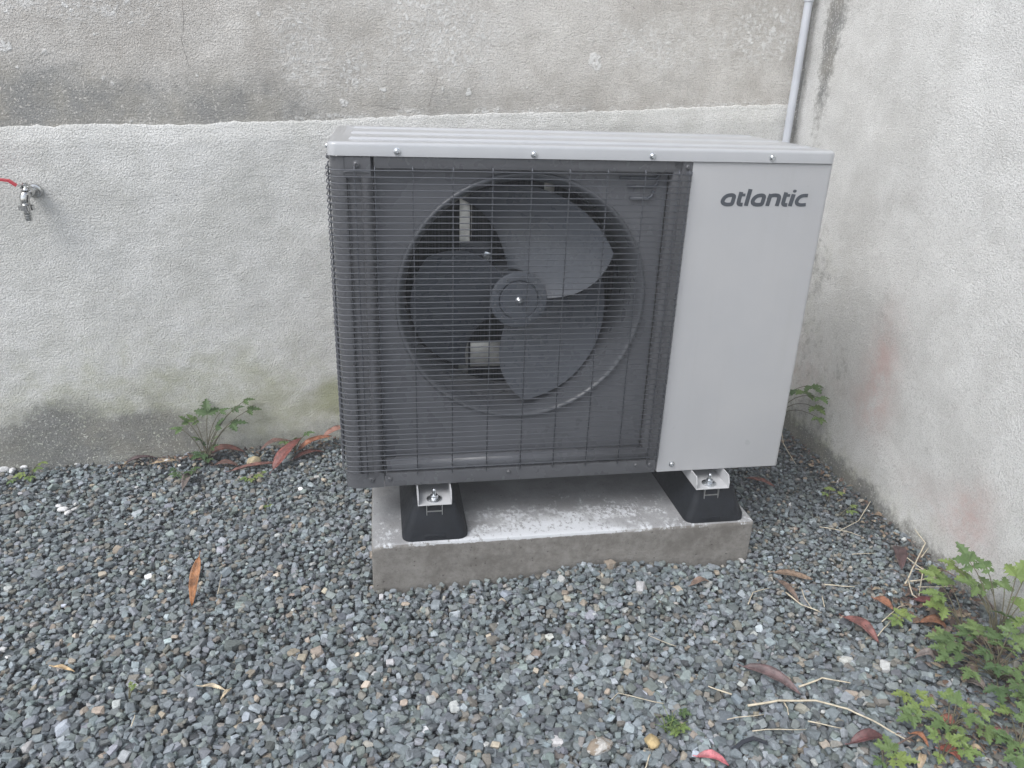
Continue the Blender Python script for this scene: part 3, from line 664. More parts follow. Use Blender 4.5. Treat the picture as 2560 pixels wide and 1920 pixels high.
def bm_of(V, F):
    bm = bmesh.new(); vs = [bm.verts.new(v) for v in V]
    for f in F: bm.faces.new([vs[k] for k in f])
    return bm
strap('lever_arm', lp[:2], .006, .0012, CHROME, tap)
strap('red_grip', lp[2:], .0062, .0026, RED, tap)

# ================================================================== DOWNPIPE IN THE CORNER
PIPE = simple('grey_pvc', (.50, .52, .56), .42, var=.06, scale=14)
pp = empty('drain_pipe', (1.424, .900, -.2), 'thin pale grey pipe running up the corner between the two walls', 'pipe')
lathe('pipe_tube', [(.0125, 0), (.0125, 1.2), (.0125, 2.2)], (1.424, .905, -.2), (0, 0, 1), PIPE, pp, 20)
lathe('pipe_collar', [(.0128, 0), (.0150, .001), (.0150, .05), (.0128, .052)], (1.424, .905, 1.116), (0, 0, 1), PIPE, pp, 20)
lathe('pipe_collar', [(.0128, 0), (.0145, .001), (.0145, .012), (.0128, .013)], (1.424, .905, .30), (0, 0, 1), PIPE, pp, 20)

# ================================================================== LOOSE STONES
def stone(name, x, y, r, col, label, sq=(1, .75, .5), rz=0, lift=.01, blotch=None, seed=1):
    rr = random.Random(seed); bm = bmesh.new()
    for _ in range(40):
        d = Vector((rr.gauss(0, 1), rr.gauss(0, 1), rr.gauss(0, 1))).normalized(); bm.verts.new((d.x*sq[0]*r, d.y*sq[1]*r, d.z*sq[2]*r))
    bmesh.ops.convex_hull(bm, input=bm.verts); bmesh.ops.delete(bm, geom=[v for v in bm.verts if not v.link_faces], context='VERTS')
    bmesh.ops.bevel(bm, geom=bm.edges[:], offset=r*.05, segments=1, affect='EDGES')
    bmesh.ops.transform(bm, matrix=Matrix.Translation((x, y, gh(x, y)+lift)) @ Matrix.Rotation(rz, 4, 'Z'), verts=bm.verts)
    m = NT(name+'_rock'); n = m.noise(70, 6, .7)
    c = m.mix(m.ramp(n, .42, .58), tuple(q*.75 for q in col), col)
    if blotch: c = m.mix(m.ramp(m.noise(45, 6, .7), .47, .54), c, blotch)
    return tag(from_bm(name, bm, m.set(Base_Color=c, Roughness=.85, Normal=m.bump(m.noise(250, 4), .002))), label, 'stone')
stone('pale_stone', .452, -.568, .028, (.55, .53, .50), 'large white and brown flat stone among the gravel at the bottom', (1, .62, .45), .3, .014, (.27, .22, .17), 3)
stone('pale_stone', .549, -.572, .017, (.50, .38, .20), 'ochre yellow pebble beside the large white stone', (.8, 1, .6), .3, .013, None, 4)
stone('pale_stone', -.306, .585, .023, (.46, .38, .24), 'round rough yellow stone among dead leaves at the back wall', (1, .8, .75), .1, .016, (.40, .33, .22), 5)
WHITE = (.72, .72, .72)
for i, (x, y, r) in enumerate(((-.765, .372, .015), (-.745, .352, .012), (-.782, .392, .010), (-.735, .37, .009))):
    stone('plaster_flake', x, y, r, WHITE, ('largest white plaster crumb, middle of the small white cluster on the left gravel', 'white plaster crumb nearest the viewer in the small cluster on the left gravel', 'white plaster crumb nearest the wall in the small cluster on the left gravel', 'smallest white plaster crumb, right end of the cluster on the left gravel')[i], (1, .7, .4), i*1.3, .012, None, 20+i)['group'] = 'white plaster crumbs'
for i, (x, y, r) in enumerate(((-.992, .59, .02), (-.965, .575, .014), (-.94, .592, .012))):
    stone('plaster_flake', x, y, r, WHITE, ('largest white plaster lump at the back wall foot, against the left picture edge', 'middle of three white plaster lumps at the back wall foot by the left edge', 'rightmost and smallest of three plaster lumps at the wall foot by the left edge')[i], (1, .6, .6), i*1.7, .014, None, 30+i)['group'] = 'plaster lumps at the wall foot'
stone('plaster_flake', -.556, .604, .012, WHITE, 'white plaster crumb beside the tan leaf at the wall foot', (1, .7, .5), .4, .014, None, 40)

# ================================================================== DEAD LEAVES
LEAFM = {}
def leaf_mat(col):
    k = tuple(round(c, 3) for c in col)
    if k not in LEAFM:
        m = NT('dead_leaf'); n = m.noise(60, 6, .7)
        c = m.mix(m.ramp(n, .38, .62), tuple(q*.6 for q in col), tuple(min(1, q*1.25) for q in col))
        c = m.mix(m.ramp(m.noise(210, 3), .62, .70), c, tuple(q*.35 for q in col))
        LEAFM[k] = m.set(Base_Color=c, Roughness=.48, Normal=m.bump(m.noise(120, 4), .001, .8))
    return LEAFM[k]
def dead_leaf(p0, p1, wd, col, label, curl=.3, arch=.012, lift=.012, z0=None, z1=None, side=0., name='fallen_leaf', lobes=0, roll_=0.):
    NL, NW = 12, 6; a, b = Vector((*p0, 0)), Vector((*p1, 0))
    a.z = gh(*p0)+lift if z0 is None else z0; b.z = gh(*p1)+lift if z1 is None else z1
    t = (b-a); s = Vector((t.y, -t.x, 0)).normalized(); u = s.cross(t.normalized())
    if u.z < 0: u = -u
    if roll_: s, u = s*math.cos(roll_)+u*math.sin(roll_), u*math.cos(roll_)-s*math.sin(roll_)
    V, F = [], []; sd = rnd.uniform(0, 9)
    for i in range(NL+1):
        f = i/NL; hw = wd*(math.sin(math.pi*min(1, f**.85))**.75)*(1-.15*f)+.0004
        if lobes: hw *= 1-.42*abs(math.sin(f*math.pi*lobes))
        for j in range(NW+1):
            g_ = 2*j/NW-1; q = hw*g_*(1+.10*mnoise.noise(Vector((f*5, g_*2, sd))))
            V.append(a+t*f+s*(q*math.cos(curl*abs(g_))+side*math.sin(math.pi*f))+u*(arch*math.sin(math.pi*f)+abs(q)*math.sin(curl)+.0025*mnoise.noise(Vector((f*4, g_*1.5, sd+5)))))
    for i in range(NL):
        for j in range(NW): k = i*(NW+1)+j; F.append((k, k+1, k+NW+2, k+NW+1))
    o = mesh(name, V, F, leaf_mat(col), None, True); tag(o, label, 'leaf', 'dead leaves')
    md = o.modifiers.new('thickness', 'SOLIDIFY'); md.thickness = .0006
    mid = [V[i*(NW+1)+NW//2]+u*.0003 for i in range(NL+1)]; mid = [a-t*.12]+mid
    tube('midrib', mid, [.0009-.0005*i/len(mid) for i in range(len(mid))], leaf_mat(tuple(c*1.3 for c in col)), o, 5)
    return o
RB, OR, DK, TAN, PU, GY = (.17, .075, .06), (.30, .13, .05), (.075, .045, .045), (.34, .26, .17), (.13, .085, .085), (.20, .165, .15)
dead_leaf((-.336, .0), (-.348, -.068), .013, OR, 'upright orange brown leaf stuck in a hollow of the gravel at left', .5, .006, .01, -.155, -.238)
dead_leaf((-.675, .592), (-.585, .622), .010, DK, 'thin dark brown leaf at the wall foot left of the tan leaf', .6)
dead_leaf((-.598, .592), (-.520, .606), .017, TAN, 'tan lobed leaf lying at the foot of the back wall', .2, .006, lobes=3)
dead_leaf((-.478, .440), (-.462, .545), .017, GY, 'pinkish grey folded leaf below the weed at the back wall', .8)
dead_leaf((-.455, .612), (-.335, .640), .022, RB, 'arched brown leaf just right of the tall weed by the wall', .5, .022)
dead_leaf((-.42, .575), (-.345, .565), .014, (.15, .085, .07), 'dull brown leaf lying under the arched one by the wall', .3)
dead_leaf((-.362, .540), (-.225, .578), .012, RB, 'narrow red brown leaf curling round the yellow stone', .7, .004)
dead_leaf((-.245, .535), (-.168, .632), .022, (.19, .065, .055), 'broad dark red leaf pointing down from the back wall', .35, .008, z1=-.175)
dead_leaf((-.29, .615), (-.20, .640), .014, (.16, .09, .075), 'dull brown leaf leaning on the wall above the yellow stone', .4, .015, z0=-.205, z1=-.19)
dead_leaf((-.178, .612), (-.078, .652), .017, (.28, .11, .06), 'orange brown leaf near the corner post of the heat pump', .5, .01, z0=-.21, z1=-.185)
dead_leaf((-.105, .655), (-.020, .690), .018, (.27, .14, .11), 'pinkish brown leaf half hidden behind the heat pump', .4, .012, z0=-.19, z1=-.18)
dead_leaf((-.195, .595), (-.10, .63), .013, (.15, .06, .05), 'dark red leaf lying under the orange brown one', .3)
dead_leaf((1.165, .335), (1.225, .275), .013, (.17, .07, .055), 'red brown leaf on dark gravel behind the heat pump panel', .3, .006)
dead_leaf((1.015, -.128), (1.098, -.162), .014, (.20, .14, .10), 'brown leaf lying flat right of the slab', .25, .005)
dead_leaf((1.010, -.158), (1.020, -.236), .010, (.17, .12, .095), 'narrow brown leaf just below the flat brown one by the slab', .5, .006)
dead_leaf((1.095, -.298), (1.127, -.385), .018, (.20, .085, .075), 'large smooth reddish brown leaf alone on the gravel at right', .35, .014)
dead_leaf((1.205, -.245), (1.226, -.290), .016, (.27, .12, .07), 'short orange brown leaf near the right weeds', .3, .008)
dead_leaf((1.398, -.055), (1.350, -.145), .019, (.085, .05, .05), 'dark brown leaf by the dry straw at the right wall', .45, .012)
dead_leaf((1.300, -.255), (1.345, -.315), .018, (.13, .04, .04), 'dark red leaf under the weed at the right wall', .3)
dead_leaf((1.260, -.335), (1.310, -.368), .017, (.20, .09, .05), 'rust brown leaf at the edge of the right weeds', .5, .014)
dead_leaf((.800, -.415), (.882, -.500), .020, PU, 'large crinkled purple brown leaf at lower right of the slab', .6, .01)
dead_leaf((.910, -.622), (.985, -.628), .015, (.11, .045, .045), 'dark red leaf under the long straw near the bottom', .6, .014)
dead_leaf((.618, -.612), (.668, -.637), .012, (.46, .14, .16), 'bright pink leaf at the bottom of the picture', .7, .008)
dead_leaf((1.172, -.440), (1.208, -.462), .016, GY, 'grey brown crumpled leaf left of the right weeds', .8, .018)
dead_leaf((1.228, -.470), (1.255, -.530), .014, (.05, .04, .045), 'blackish leaf between the right weeds', .5)
dead_leaf((1.235, -.510), (1.260, -.545), .016, GY, 'grey split leaf below the blackish one in the weeds', .3)
dead_leaf((.785, -.160), (.838, -.146), .012, (.20, .14, .11), 'small brown crumpled leaf in front of the slab', .7, .006)
dead_leaf((-.575, -.232), (-.525, -.256), .0045, (.50, .36, .20), 'tan sliver of leaf on the gravel at far left', .5, .004)
dead_leaf((-.278, -.328), (-.224, -.349), .005, (.50, .42, .30), 'pale folded leaf strip on the gravel at lower left', .6, .006)
dead_leaf((-.218, -.345), (-.232, -.370), .0035, (.50, .42, .30), 'short pale strip hanging from the folded leaf strip', .5, .004)
dead_leaf((1.105, -.595), (1.128, -.625), .016, (.34, .13, .09), 'salmon brown leaf fragment among the lower right sprigs', .3)
dead_leaf((1.065, -.655), (1.090, -.685), .014, (.32, .10, .07), 'red brown leaf under the lowest sprig', .3)
dead_leaf((1.180, -.620), (1.208, -.682), .012, (.15, .06, .055), 'narrow maroon leaf near the bottom right corner', .5)
dead_leaf((1.035, -.618), (1.050, -.650), .007, (.30, .13, .07), 'slim orange brown leaf left of the salmon fragment', .6)
dead_leaf((1.112, -.664), (1.145, -.680), .006, TAN, 'tan leaf strip at the bottom right', .5)
dead_leaf((1.002, -.690), (1.030, -.662), .007, TAN, 'pale tan leaf strip standing by the small sprig at the bottom', .5)
# black rubber strip
BS = simple('black_strip_plastic', (.03, .034, .045), .45)
pts = [Vector((x, y, gh(x, y)+.016+dz)) for x, y, dz in ((.690, -.606, -.004), (.712, -.597, .002), (.735, -.593, .003), (.758, -.602, -.003))]
o = strap('plastic_strip', pts, .004, .0012, BS, None); tag(o, 'short curved black plastic strip on the gravel', 'strip')

# ================================================================== DRY TWIGS AND STRAW
STRAW = simple('dry_straw', (.52, .46, .35), .6, var=.2, scale=80); BARK = simple('brown_stem', (.16, .11, .09), .7, var=.2, scale=80)
def twig(pts, rad, label, mat=STRAW, hs=None, group='dry stalks'):
    P = []
    for i in range(len(pts)-1):
        for k in range(4):
            f = k/4; P.append((pts[i][0]*(1-f)+pts[i+1][0]*f, pts[i][1]*(1-f)+pts[i+1][1]*f, i+f))
    P.append((*pts[-1], len(pts)-1)); Q = []
    sd = rnd.uniform(0, 50)
    for x, y, s in P:
        i = min(int(s), len(pts)-2); h = 0 if hs is None else hs[i]+(hs[i+1]-hs[i])*(s-i)
        Q.append((x+.0016*mnoise.noise(Vector((s*2, sd, 0))), y+.0016*mnoise.noise(Vector((s*2, sd, 3))), gh(x, y)+.0145+h+.002*mnoise.noise(Vector((s*1.5, sd, 7)))))
    o = tube('dry_stalk', Q, [rad*(1-.45*i/len(Q)) for i in range(len(Q))], mat, None, 6); return tag(o, label, 'twig', group)
twig([(.761, -.515), (.824, -.515), (.896, -.526), (.947, -.553), (.988, -.596), (1.021, -.638)], .0024, 'long curved pale straw stalk across the lower right gravel', hs=(0, .004, .008, .008, .004, 0))
twig([(.886, -.481), (.941, -.473), (.993, -.490)], .0021, 'bent pale stalk beside the purple brown leaf', hs=(0, .006, .002))
twig([(.836, -.516), (.835, -.530), (.829, -.547)], .0016, 'short straw piece crossing the long curved stalk')
twig([(1.005, -.204), (1.018, -.251), (1.048, -.279)], .0018, 'thin pale stalk below the narrow brown leaf by the slab')
twig([(1.049, -.195), (1.038, -.237), (1.037, -.269)], .0012, 'very thin straw meeting the pale stalk right of the slab')
twig([(1.114, -.186), (1.183, -.203)], .0016, 'straight straw on the gravel right of the flat brown leaf')
twig([(.895, -.236), (.925, -.197), (.971, -.186)], .0013, 'fine curved straw in front of the slab corner')
twig([(.743, -.483), (.706, -.456)], .0018, 'short pale stick left of the purple brown leaf')
twig([(.742, -.574), (.845, -.582)], .0012, 'thin straight straw below the purple brown leaf')
twig([(.859, -.565), (.916, -.588)], .0014, 'thin straw just under the long curved stalk')
twig([(1.173, -.326), (1.236, -.294), (1.268, -.282)], .0013, 'thin straw next to the short orange leaf', hs=(0, .01, .004))
twig([(1.135, -.367), (1.184, -.335), (1.247, -.312)], .0013, 'bent straw right of the large reddish leaf', hs=(0, .006, .01))
TL = ['longest straw of the tangle, bent and rising up the right wall', 'hooked straw at the left end of the tangle by the right wall', 'long slanting straw crossing the middle of the tangle by the right wall', 'short straw pointing right from the middle of the tangle', 'level straw lying across the lower half of the tangle by the wall', 'short straw touching the right wall near the top of the tangle', 'lowest level straw of the tangle, nearest the viewer', 'steep straw running down the right half of the tangle']
for p, r_, h in (([(1.319, -.202), (1.38, -.150), (1.435, -.104), (1.43, -.063)], .0020, (0, .02, .035, .05)), ([(1.330, -.194), (1.301, -.252), (1.318, -.263)], .0018, (.01, .006, 0)), ([(1.384, -.173), (1.318, -.254)], .0014, (.02, .0)),
                 ([(1.372, -.162), (1.424, -.187)], .0014, (.012, .01)), ([(1.330, -.203), (1.409, -.198)], .0016, (.008, .01)), ([(1.397, -.146), (1.445, -.107)], .0014, (.03, .02)), ([(1.34, -.22), (1.42, -.235)], .0013, (.004, .006)), ([(1.36, -.14), (1.41, -.215)], .0013, (.03, .0))):
    twig(p, r_, TL.pop(0), hs=h, group='straw tangle at the right wall')
twig([(1.41, -.19), (1.44, -.273), (1.445, -.373)], .0016, 'long brown stem sagging along the right wall through the weeds', BARK, (.03, .03, .01))
twig([(1.254, -.079), (1.321, -.077)], .0010, 'fine straw on the dark gravel near the right wall')
twig([(1.239, .051), (1.303, .021), (1.328, -.004)], .0012, 'thin curved twig on the dark gravel behind the slab')
twig([(.680, -.345), (.631, -.310)], .0008, 'hair thin straw in the middle of the foreground gravel')
twig([(-.297, -.039), (-.296, .012)], .0011, 'small straw beside the upright orange leaf', hs=(0, .01))
twig([(-.377, -.413), (-.379, -.386)], .0012, 'tiny pale straw at lower left')
twig([(.956, -.649), (1.053, -.626)], .0020, 'brown bare stem by the lowest sprigs', BARK, (0, .008))
twig([(.707, -.542), (.782, -.540)], .0010, 'thin straw left of the long curved stalk')
twig([(1.085, -.226), (1.068, -.265)], .0014, 'short upright straw right of the narrow brown leaf')
twig([(1.40, .60), (1.38, .52), (1.36, .40)], .0013, 'thin dry stalk in the shade behind the heat pump panel', hs=(.06, .01, 0))
twig([(1.43, .12), (1.36, .06), (1.29, .03)], .0013, 'pale straw at the wall foot behind the slab', hs=(.02, .004, 0))
twig([(.60, -.49), (.52, -.455), (.50, -.47)], .0010, 'thin grey root in the gravel above the white stone')
twig([(.535, -.60), (.515, -.63), (.49, -.64)], .0014, 'pale bent stick under the ochre pebble')

# ================================================================== WEEDS
def green(name, c0, c1):
    m = NT(name); n = m.noise(35, 5, .6); inf = m.t.nodes.new('ShaderNodeObjectInfo').outputs['Random']
    c = m.mix(m.ramp(n, .3, .7), c0, c1); c = m.mix(m.math('MULTIPLY', inf, .55), c, tuple(q*k for q, k in zip(c1, (1.35, 1.12, .9))))
    m.set(Base_Color=c, Roughness=.55, Normal=m.bump(m.noise(160, 3), .0008, .6))
    m.put(m.bsdf.inputs['Subsurface Weight'], 0.0)
    tr = m.t.nodes.new('ShaderNodeBsdfTranslucent'); m.put(tr.inputs['Color'], c); mx = m.t.nodes.new('ShaderNodeMixShader'); mx.inputs[0].default_value = .28
    m.t.links.new(m.bsdf.outputs[0], mx.inputs[1]); m.t.links.new(tr.outputs[0], mx.inputs[2]); m.t.links.new(mx.outputs[0], m.out.inputs[0]); return m.mat
GR1 = green('weed_leaf', (.085, .15, .055), (.135, .215, .078)); GR2 = green('weed_leaf_light', (.135, .21, .06), (.20, .285, .088)); GR3 = green('weed_leaf_dark', (.05, .10, .04), (.08, .145, .055))
STEM = simple('weed_stem', (.11, .10, .06), .6, var=.25, scale=60)
def leaflet(V, F, o, d, nrm, L, wd, lobes=4, droop=.25):
    d = d.normalized(); s = d.cross(nrm).normalized(); nrm = s.cross(d); b = len(V); pts = []
    NS = lobes*3
    for i in range(NS+1):
        f = i/NS; env = (math.sin(math.pi*min(1., (f*.93+.07)**.75))**.8)*wd
        ph = i % 3; k = (1., .40, .72)[ph] if 0 < i < NS else .25
        fwd = (.0, .02, .07)[ph]*L*(1 if 0 < i < NS else 0)
        c = o+d*(L*f)-nrm*(droop*L*f*f)
        e = c+d*fwd; w_ = env*k*rnd.uniform(.88, 1.12) if i < NS else .0004
        V += [c+s*0-nrm*.0006, e+s*w_+nrm*(w_*.22), e-s*w_+nrm*(w_*.22)]
    for i in range(NS):
        q = b+3*i; F += [(q, q+3, q+4, q+1), (q, q+2, q+5, q+3)]
def compound(name, p, out, size, mat, parent, n=3, tilt=.3):
    """a leaf of three or five toothed leaflets; p where the leaflets join, out the leaf's own direction"""
    V, F = [], []; out = Vector(out).normalized(); nrm = Vector((0, 0, 1)); nrm = (nrm-out*nrm.dot(out)).normalized()
    nrm = (nrm+Vector((rnd.uniform(-.35, .35), rnd.uniform(-.5, .1), 0))*tilt*2).normalized()
    s = out.cross(nrm).normalized(); p = Vector(p)
    leaflet(V, F, p+out*size*.12, out, nrm, size*1.1, size*.50, 4)
    for sg in (-1, 1):
        leaflet(V, F, p, out*.42+s*sg*.9+nrm*rnd.uniform(-.1, .15), nrm, size*.92, size*.45, 4)
        if n > 3: leaflet(V, F, p-out*size*.38, out*.15+s*sg, nrm, size*.62, size*.32, 3)
    b = len(V); V += [p-out*size*.38-nrm*.0008, p+out*size*.13-nrm*.0008, p+out*size*.13+s*.0012-nrm*.0006, p-out*size*.38+s*.0012-nrm*.0006]; F.append((b, b+1, b+2, b+3))
    return mesh(name, V, F, mat, parent, False)
def bez(a, b, sag=.3, n=7):
    a, b = Vector(a), Vector(b); c = Vector((a.x+(b.x-a.x)*sag, a.y+(b.y-a.y)*sag, a.z+(b.z-a.z)*.75))
    return [a*(1-t)**2+c*2*t*(1-t)+b*t*t for t in (i/(n-1) for i in range(n))]
def weed(name, base, leaves, label, mats=(GR1,), cat='plant', size=.034, group=None, rs=.0016, n5=.5):
    root = empty(name, base, label, cat, group); b = Vector(base)
    for i, q in enumerate(leaves):
        p = Vector(q[:3]); sz = (q[3] if len(q) > 3 else size)*rnd.uniform(.62, 1.08); o = p-b; o.z *= .25
        if o.length < .01: o = Vector((rnd.uniform(-1, 1), rnd.uniform(-1, .3), .1))
        o = o.normalized()+Vector((rnd.uniform(-.5, .5), rnd.uniform(-.6, .2), -.1))
        tube('stem', bez(b+Vector((rnd.uniform(-.008, .008), rnd.uniform(-.008, .008), -.004)), p), [rs*(1-.07*k) for k in range(7)], STEM, root, 5)
        compound('leaf', p, o, sz, mats[i % len(mats)] if rnd.random() < .8 else rnd.choice(mats), root, 5 if rnd.random() < n5 else 3)
    return root
gz = lambda x, y, h=.012: (x, y, gh(x, y)+h)
# tall weed at the back wall
weed('tall_weed', gz(-.440, .600), [(-.326, .645, -.052, .036), (-.316, .64, -.080, .030), (-.354, .64, -.074, .034), (-.394, .630, -.078, .036), (-.430, .62, -.080, .038), (-.365, .62, -.115, .036), (-.408, .615, -.122, .036), (-.484, .61, -.100, .032), (-.503, .60, -.116, .030),
     (-.466, .61, -.094, .028), (-.443, .60, -.165, .030), (-.426, .60, -.180, .030), (-.454, .585, -.195, .028), (-.415, .59, -.150, .028), (-.43, .575, -.205, .026), (-.46, .60, -.15, .026)],
     'tall green weed with toothed leaves against the back wall left of the unit', (GR3, GR1), n5=.3)
weed('small_weed', gz(-.916, .555), [(-.93, .545, -.212), (-.895, .555, -.20), (-.905, .535, -.215), (-.95, .53, -.222), (-.88, .56, -.185)], 'small yellowish weed at the wall foot near the left edge', (GR2, GR1), size=.020)
weed('small_weed', gz(-.195, .64), [(-.215, .625, -.185), (-.185, .63, -.18), (-.20, .61, -.195), (-.15, .64, -.165)], 'small dark weed among the dead leaves near the heat pump', (GR1,), size=.022)
weed('small_weed', gz(-.484, .505), [(-.505, .50, -.21), (-.47, .50, -.205), (-.485, .485, -.212), (-.515, .52, -.205), (-.46, .52, -.205)], 'low dark weed in front of the tall wall weed', (GR3,), size=.020)
weed('small_weed', gz(-.294, .470), [(-.31, .465, -.215), (-.28, .47, -.212), (-.295, .455, -.215), (-.265, .49, -.212)], 'low yellow green weed on the gravel below the yellow stone', (GR2,), size=.016)
weed('small_weed', gz(-.235, .30), [(-.235, .30, -.212, .010), (-.225, .305, -.214, .009)], 'tiny green sprout on the gravel left of the slab', (GR2,), size=.010)
weed('small_weed', gz(-.395, -.33), [(-.392, -.33, -.212, .010), (-.402, -.322, -.212, .009)], 'tiny green sprout on the gravel at lower left', (GR2,), size=.010)
# climbing leaves on the side wall behind the panel
weed('wall_creeper', (1.445, .70, -.20), [(1.425, .600, -.062, .036), (1.428, .535, -.040, .042), (1.430, .505, -.008, .040), (1.428, .445, -.022, .040), (1.425, .46, -.06, .044), (1.428, .43, -.085, .036)], 'green creeper on the right wall peeping out behind the heat pump', (GR3, GR1), n5=0.)
weed('small_weed', gz(1.35, .19), [(1.335, .19, -.21), (1.37, .18, -.205), (1.36, .21, -.21)], 'low yellow green weed in the shade at the right wall', (GR2,), size=.022)
weed('small_weed', gz(1.34, .10), [(1.35, .09, -.208), (1.37, .11, -.205)], 'second small weed at the shaded right wall foot', (GR2,), size=.018)
# big clump at lower right
RL = [(1.338,-.338,-.068),(1.318,-.321,-.088),(1.372,-.350,-.078),(1.338,-.347,-.108),(1.340,-.372,-.108),(1.378,-.371,-.118),(1.396,-.386,-.108),(1.413,-.388,-.078),(1.424,-.398,-.078),(1.404,-.424,-.128),(1.363,-.436,-.138),(1.386,-.454,-.138)]
weed('tall_weed', gz(1.375, -.43), [(*q, .040) for q in RL], 'tall green weed leaning on the right wall above the dense clump', (GR1, GR2), n5=.4)
RM = [(1.318,-.282,-.148),(1.330,-.312,-.148),(1.289,-.332,-.158),(1.299,-.348,-.178)]
weed('tall_weed', gz(1.335, -.37), [(*q, .036) for q in RM], 'light green sprig over the straw tangle by the right wall', (GR2,), n5=.6)
RC = [(1.231,-.437,-.178),(1.230,-.463,-.168),(1.264,-.458,-.158),(1.282,-.458,-.148),(1.231,-.485,-.178),(1.198,-.494,-.178),(1.207,-.469,-.178),(1.273,-.502,-.168),(1.299,-.514,-.148),(1.338,-.506,-.148),(1.263,-.540,-.168),(1.290,-.556,-.168),(1.239,-.517,-.198),(1.271,-.590,-.168),(1.274,-.604,-.178),
      (1.32,-.47,-.165),(1.35,-.47,-.15),(1.33,-.55,-.17),(1.36,-.53,-.16),(1.31,-.60,-.18),(1.30,-.44,-.165),(1.25,-.57,-.19),(1.34,-.60,-.17),(1.38,-.56,-.15),(1.37,-.49,-.16)]
weed('weed_clump', gz(1.31, -.51), [(*q, .034) for q in RC], 'dense green clump of toothed leaves at the right edge', (GR1, GR3, GR1), n5=.7)
R2 = [(1.066,-.591,-.198),(1.041,-.604,-.198),(1.086,-.592,-.188),(1.076,-.618,-.188),(1.130,-.586,-.188),(1.126,-.607,-.178),(1.131,-.619,-.178),(1.082,-.636,-.188),(1.091,-.657,-.178),(1.124,-.640,-.178),(1.168,-.625,-.188),(1.154,-.657,-.198)]
weed('low_weed', gz(1.115, -.625), [(*q, .026) for q in R2], 'bright green low weed spreading over the gravel at lower right', (GR2, GR1), n5=.5)
R3 = [(1.170,-.679,-.188),(1.179,-.690,-.188),(1.219,-.663,-.178),(1.231,-.624,-.198),(1.166,-.715,-.198),(1.20,-.70,-.19),(1.24,-.65,-.17)]
weed('low_weed', gz(1.215, -.675), [(*q, .028) for q in R3], 'green low weed in the bottom right corner', (GR1, GR2), n5=.6)
weed('low_weed', gz(1.055, -.675), [(1.044,-.662,-.188,.028),(1.062,-.675,-.188,.028),(1.083,-.677,-.188,.026),(1.086,-.689,-.198,.024),(1.030,-.695,-.198,.022)], 'light green sprig over the red brown leaf near the bottom', (GR2,), n5=.5)
weed('low_weed', gz(.945, -.682), [(.953,-.671,-.198,.026),(.953,-.691,-.198,.026),(.929,-.683,-.208,.024),(.94,-.66,-.20,.02)], 'small green sprig at the bottom end of the long straw', (GR1, GR2))
weed('low_weed', gz(1.200, -.338), [(1.190,-.345,-.208,.020),(1.208,-.332,-.205,.022),(1.215,-.345,-.20,.018)], 'small yellow green sprig left of the rust brown leaf', (GR2,))
weed('low_weed', gz(1.082, -.552), [(1.07,-.548,-.208,.020),(1.095,-.553,-.206,.020)], 'small yellowish sprig above the spreading low weed', (GR2,))
# grass tuft in the foreground gravel
gt = empty('grass_tuft', gz(.594, -.545, 0), 'small tuft of grass and moss in the foreground gravel', 'grass tuft')
for i in range(26):
    a = rnd.uniform(0, 6.28); L = rnd.uniform(.02, .045); b = Vector(gz(.594+rnd.uniform(-.012, .012), -.545+rnd.uniform(-.012, .012), .006))
    e = b+Vector((math.cos(a)*L*.7, math.sin(a)*L*.7, L*rnd.uniform(.2, .7)))
    tube('blade', bez(b, e, .3, 5), [.0011, .0010, .0008, .0006, .0002], (GR1, GR2)[i % 2], gt, 4)
for i in range(5):
    p = Vector(gz(.600+rnd.uniform(-.02, .035), -.545+rnd.uniform(-.02, .03), .016)); compound('leaf', p, (rnd.uniform(-1, 1), rnd.uniform(-1, 1), .1), .014, (GR3, GR2)[i % 2], gt, 5)

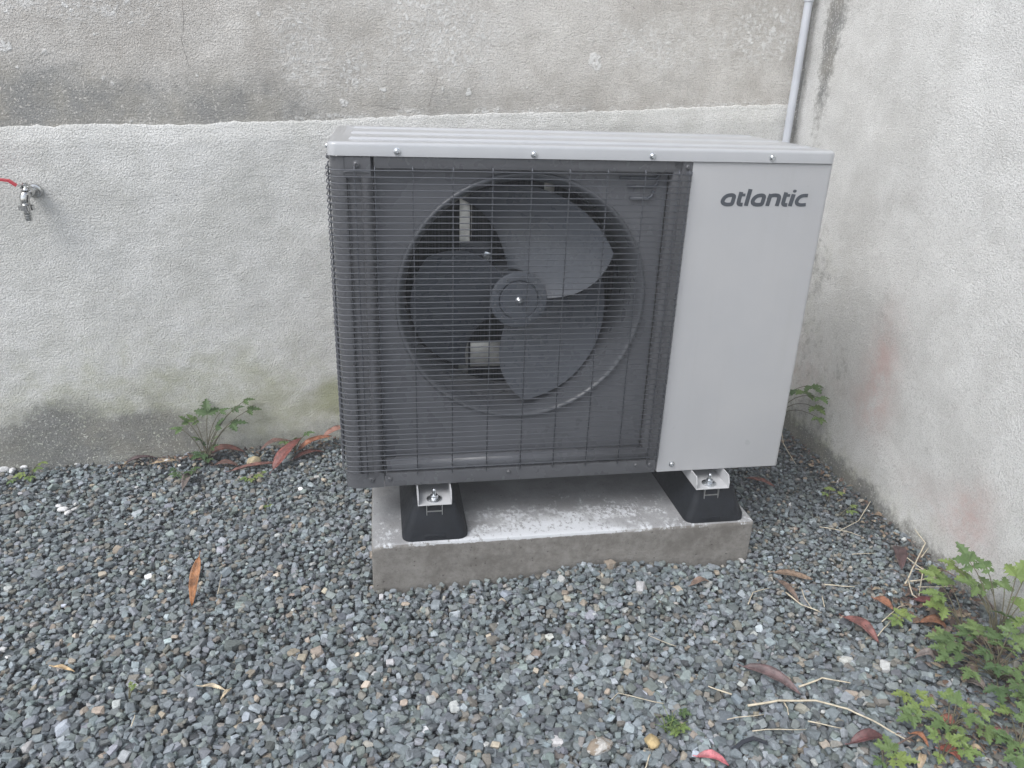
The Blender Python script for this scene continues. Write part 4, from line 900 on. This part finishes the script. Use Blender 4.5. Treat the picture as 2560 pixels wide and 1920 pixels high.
# ================================================================== LEAF LITTER (countless crumbs under the weeds and along the walls)
def litter():
    V, F, C = [], [], []; pal = [(.16, .10, .07), (.09, .06, .05), (.22, .16, .11), (.30, .24, .17), (.07, .05, .045), (.17, .13, .11)]
    def crumb(x, y, r):
        z = gh(x, y)+.011+rnd.uniform(0, .007); a = rnd.uniform(0, 6.28); u = Vector((math.cos(a), math.sin(a), rnd.uniform(-.3, .3))); w = Vector((-math.sin(a), math.cos(a), rnd.uniform(-.5, .5)))
        p = Vector((x, y, z)); b = len(V); k = rnd.uniform(.25, .6); t = Vector((0, 0, rnd.uniform(.001, .005)))
        V.extend([p-u*r, p-w*r*k-u*r*.2+t, p+w*r*k-u*r*.1+t, p+u*r*.5-w*r*k*.7, p+u*r*.45+w*r*k*.8+t*.5, p+u*r])
        F.extend([(b, b+1, b+2), (b+1, b+3, b+4, b+2), (b+3, b+5, b+4)]); C.extend([rnd.choice(pal)]*3)
    for _ in range(420): crumb(rnd.gauss(1.335, .06), rnd.gauss(-.40, .11), rnd.uniform(.004, .014))
    for _ in range(160): crumb(rnd.gauss(1.17, .07), rnd.gauss(-.64, .04), rnd.uniform(.004, .011))
    for _ in range(170): x = rnd.uniform(-.72, -.05); crumb(x, wall_y(x)-.02-abs(rnd.gauss(0, .035)), rnd.uniform(.004, .012))
    for _ in range(220): y = rnd.uniform(-.3, .85); crumb(RX-.02-abs(rnd.gauss(0, .045)), y, rnd.uniform(.004, .012))
    me = bpy.data.meshes.new('leaf_litter'); me.from_pydata([tuple(v) for v in V if True], [], F); me.update()
    a = me.attributes.new('crumb_colour', 'FLOAT_COLOR', 'FACE'); a.data.foreach_set('color', [q for c in C for q in (*c, 1.)])
    m = NT('litter_crumbs'); col = m.attr('crumb_colour', 'Color')
    o = link('leaf_litter', me, m.set(Base_Color=m.mix(m.ramp(m.noise(150, 4), .35, .65), m.mix(1, col, (.6, .6, .6), 'MULTIPLY'), col), Roughness=.8)); o['kind'] = 'stuff'; o['label'] = 'brown crumbs of dead leaves along the walls and under the weeds'
    for v in me.vertices:
        if v.co.x > RX-.008: v.co.x = RX-.012
        if v.co.y > wall_y(v.co.x)-.012: v.co.y = wall_y(v.co.x)-.014
litter()

# ================================================================== LENS VEIL: thin volume added to imitate milky glare in the lens
hz = box('lens_veil', (-12.5, 12.5, -12.5, 12.5, -1.3, 2.3), None, None, 0); hz['kind'] = 'stuff'; hz['label'] = 'thin pale volume added to imitate a milky lens veil'
hm = bpy.data.materials.new('veil_volume'); hm.use_nodes = True; hm.node_tree.nodes.clear()
ho = hm.node_tree.nodes.new('ShaderNodeOutputMaterial'); hv = hm.node_tree.nodes.new('ShaderNodeVolumePrincipled')
hv.inputs['Color'].default_value = (.95, .97, 1, 1); hv.inputs['Density'].default_value = .024
hm.node_tree.links.new(hv.outputs[0], ho.inputs['Volume']); hz.data.materials.append(hm)
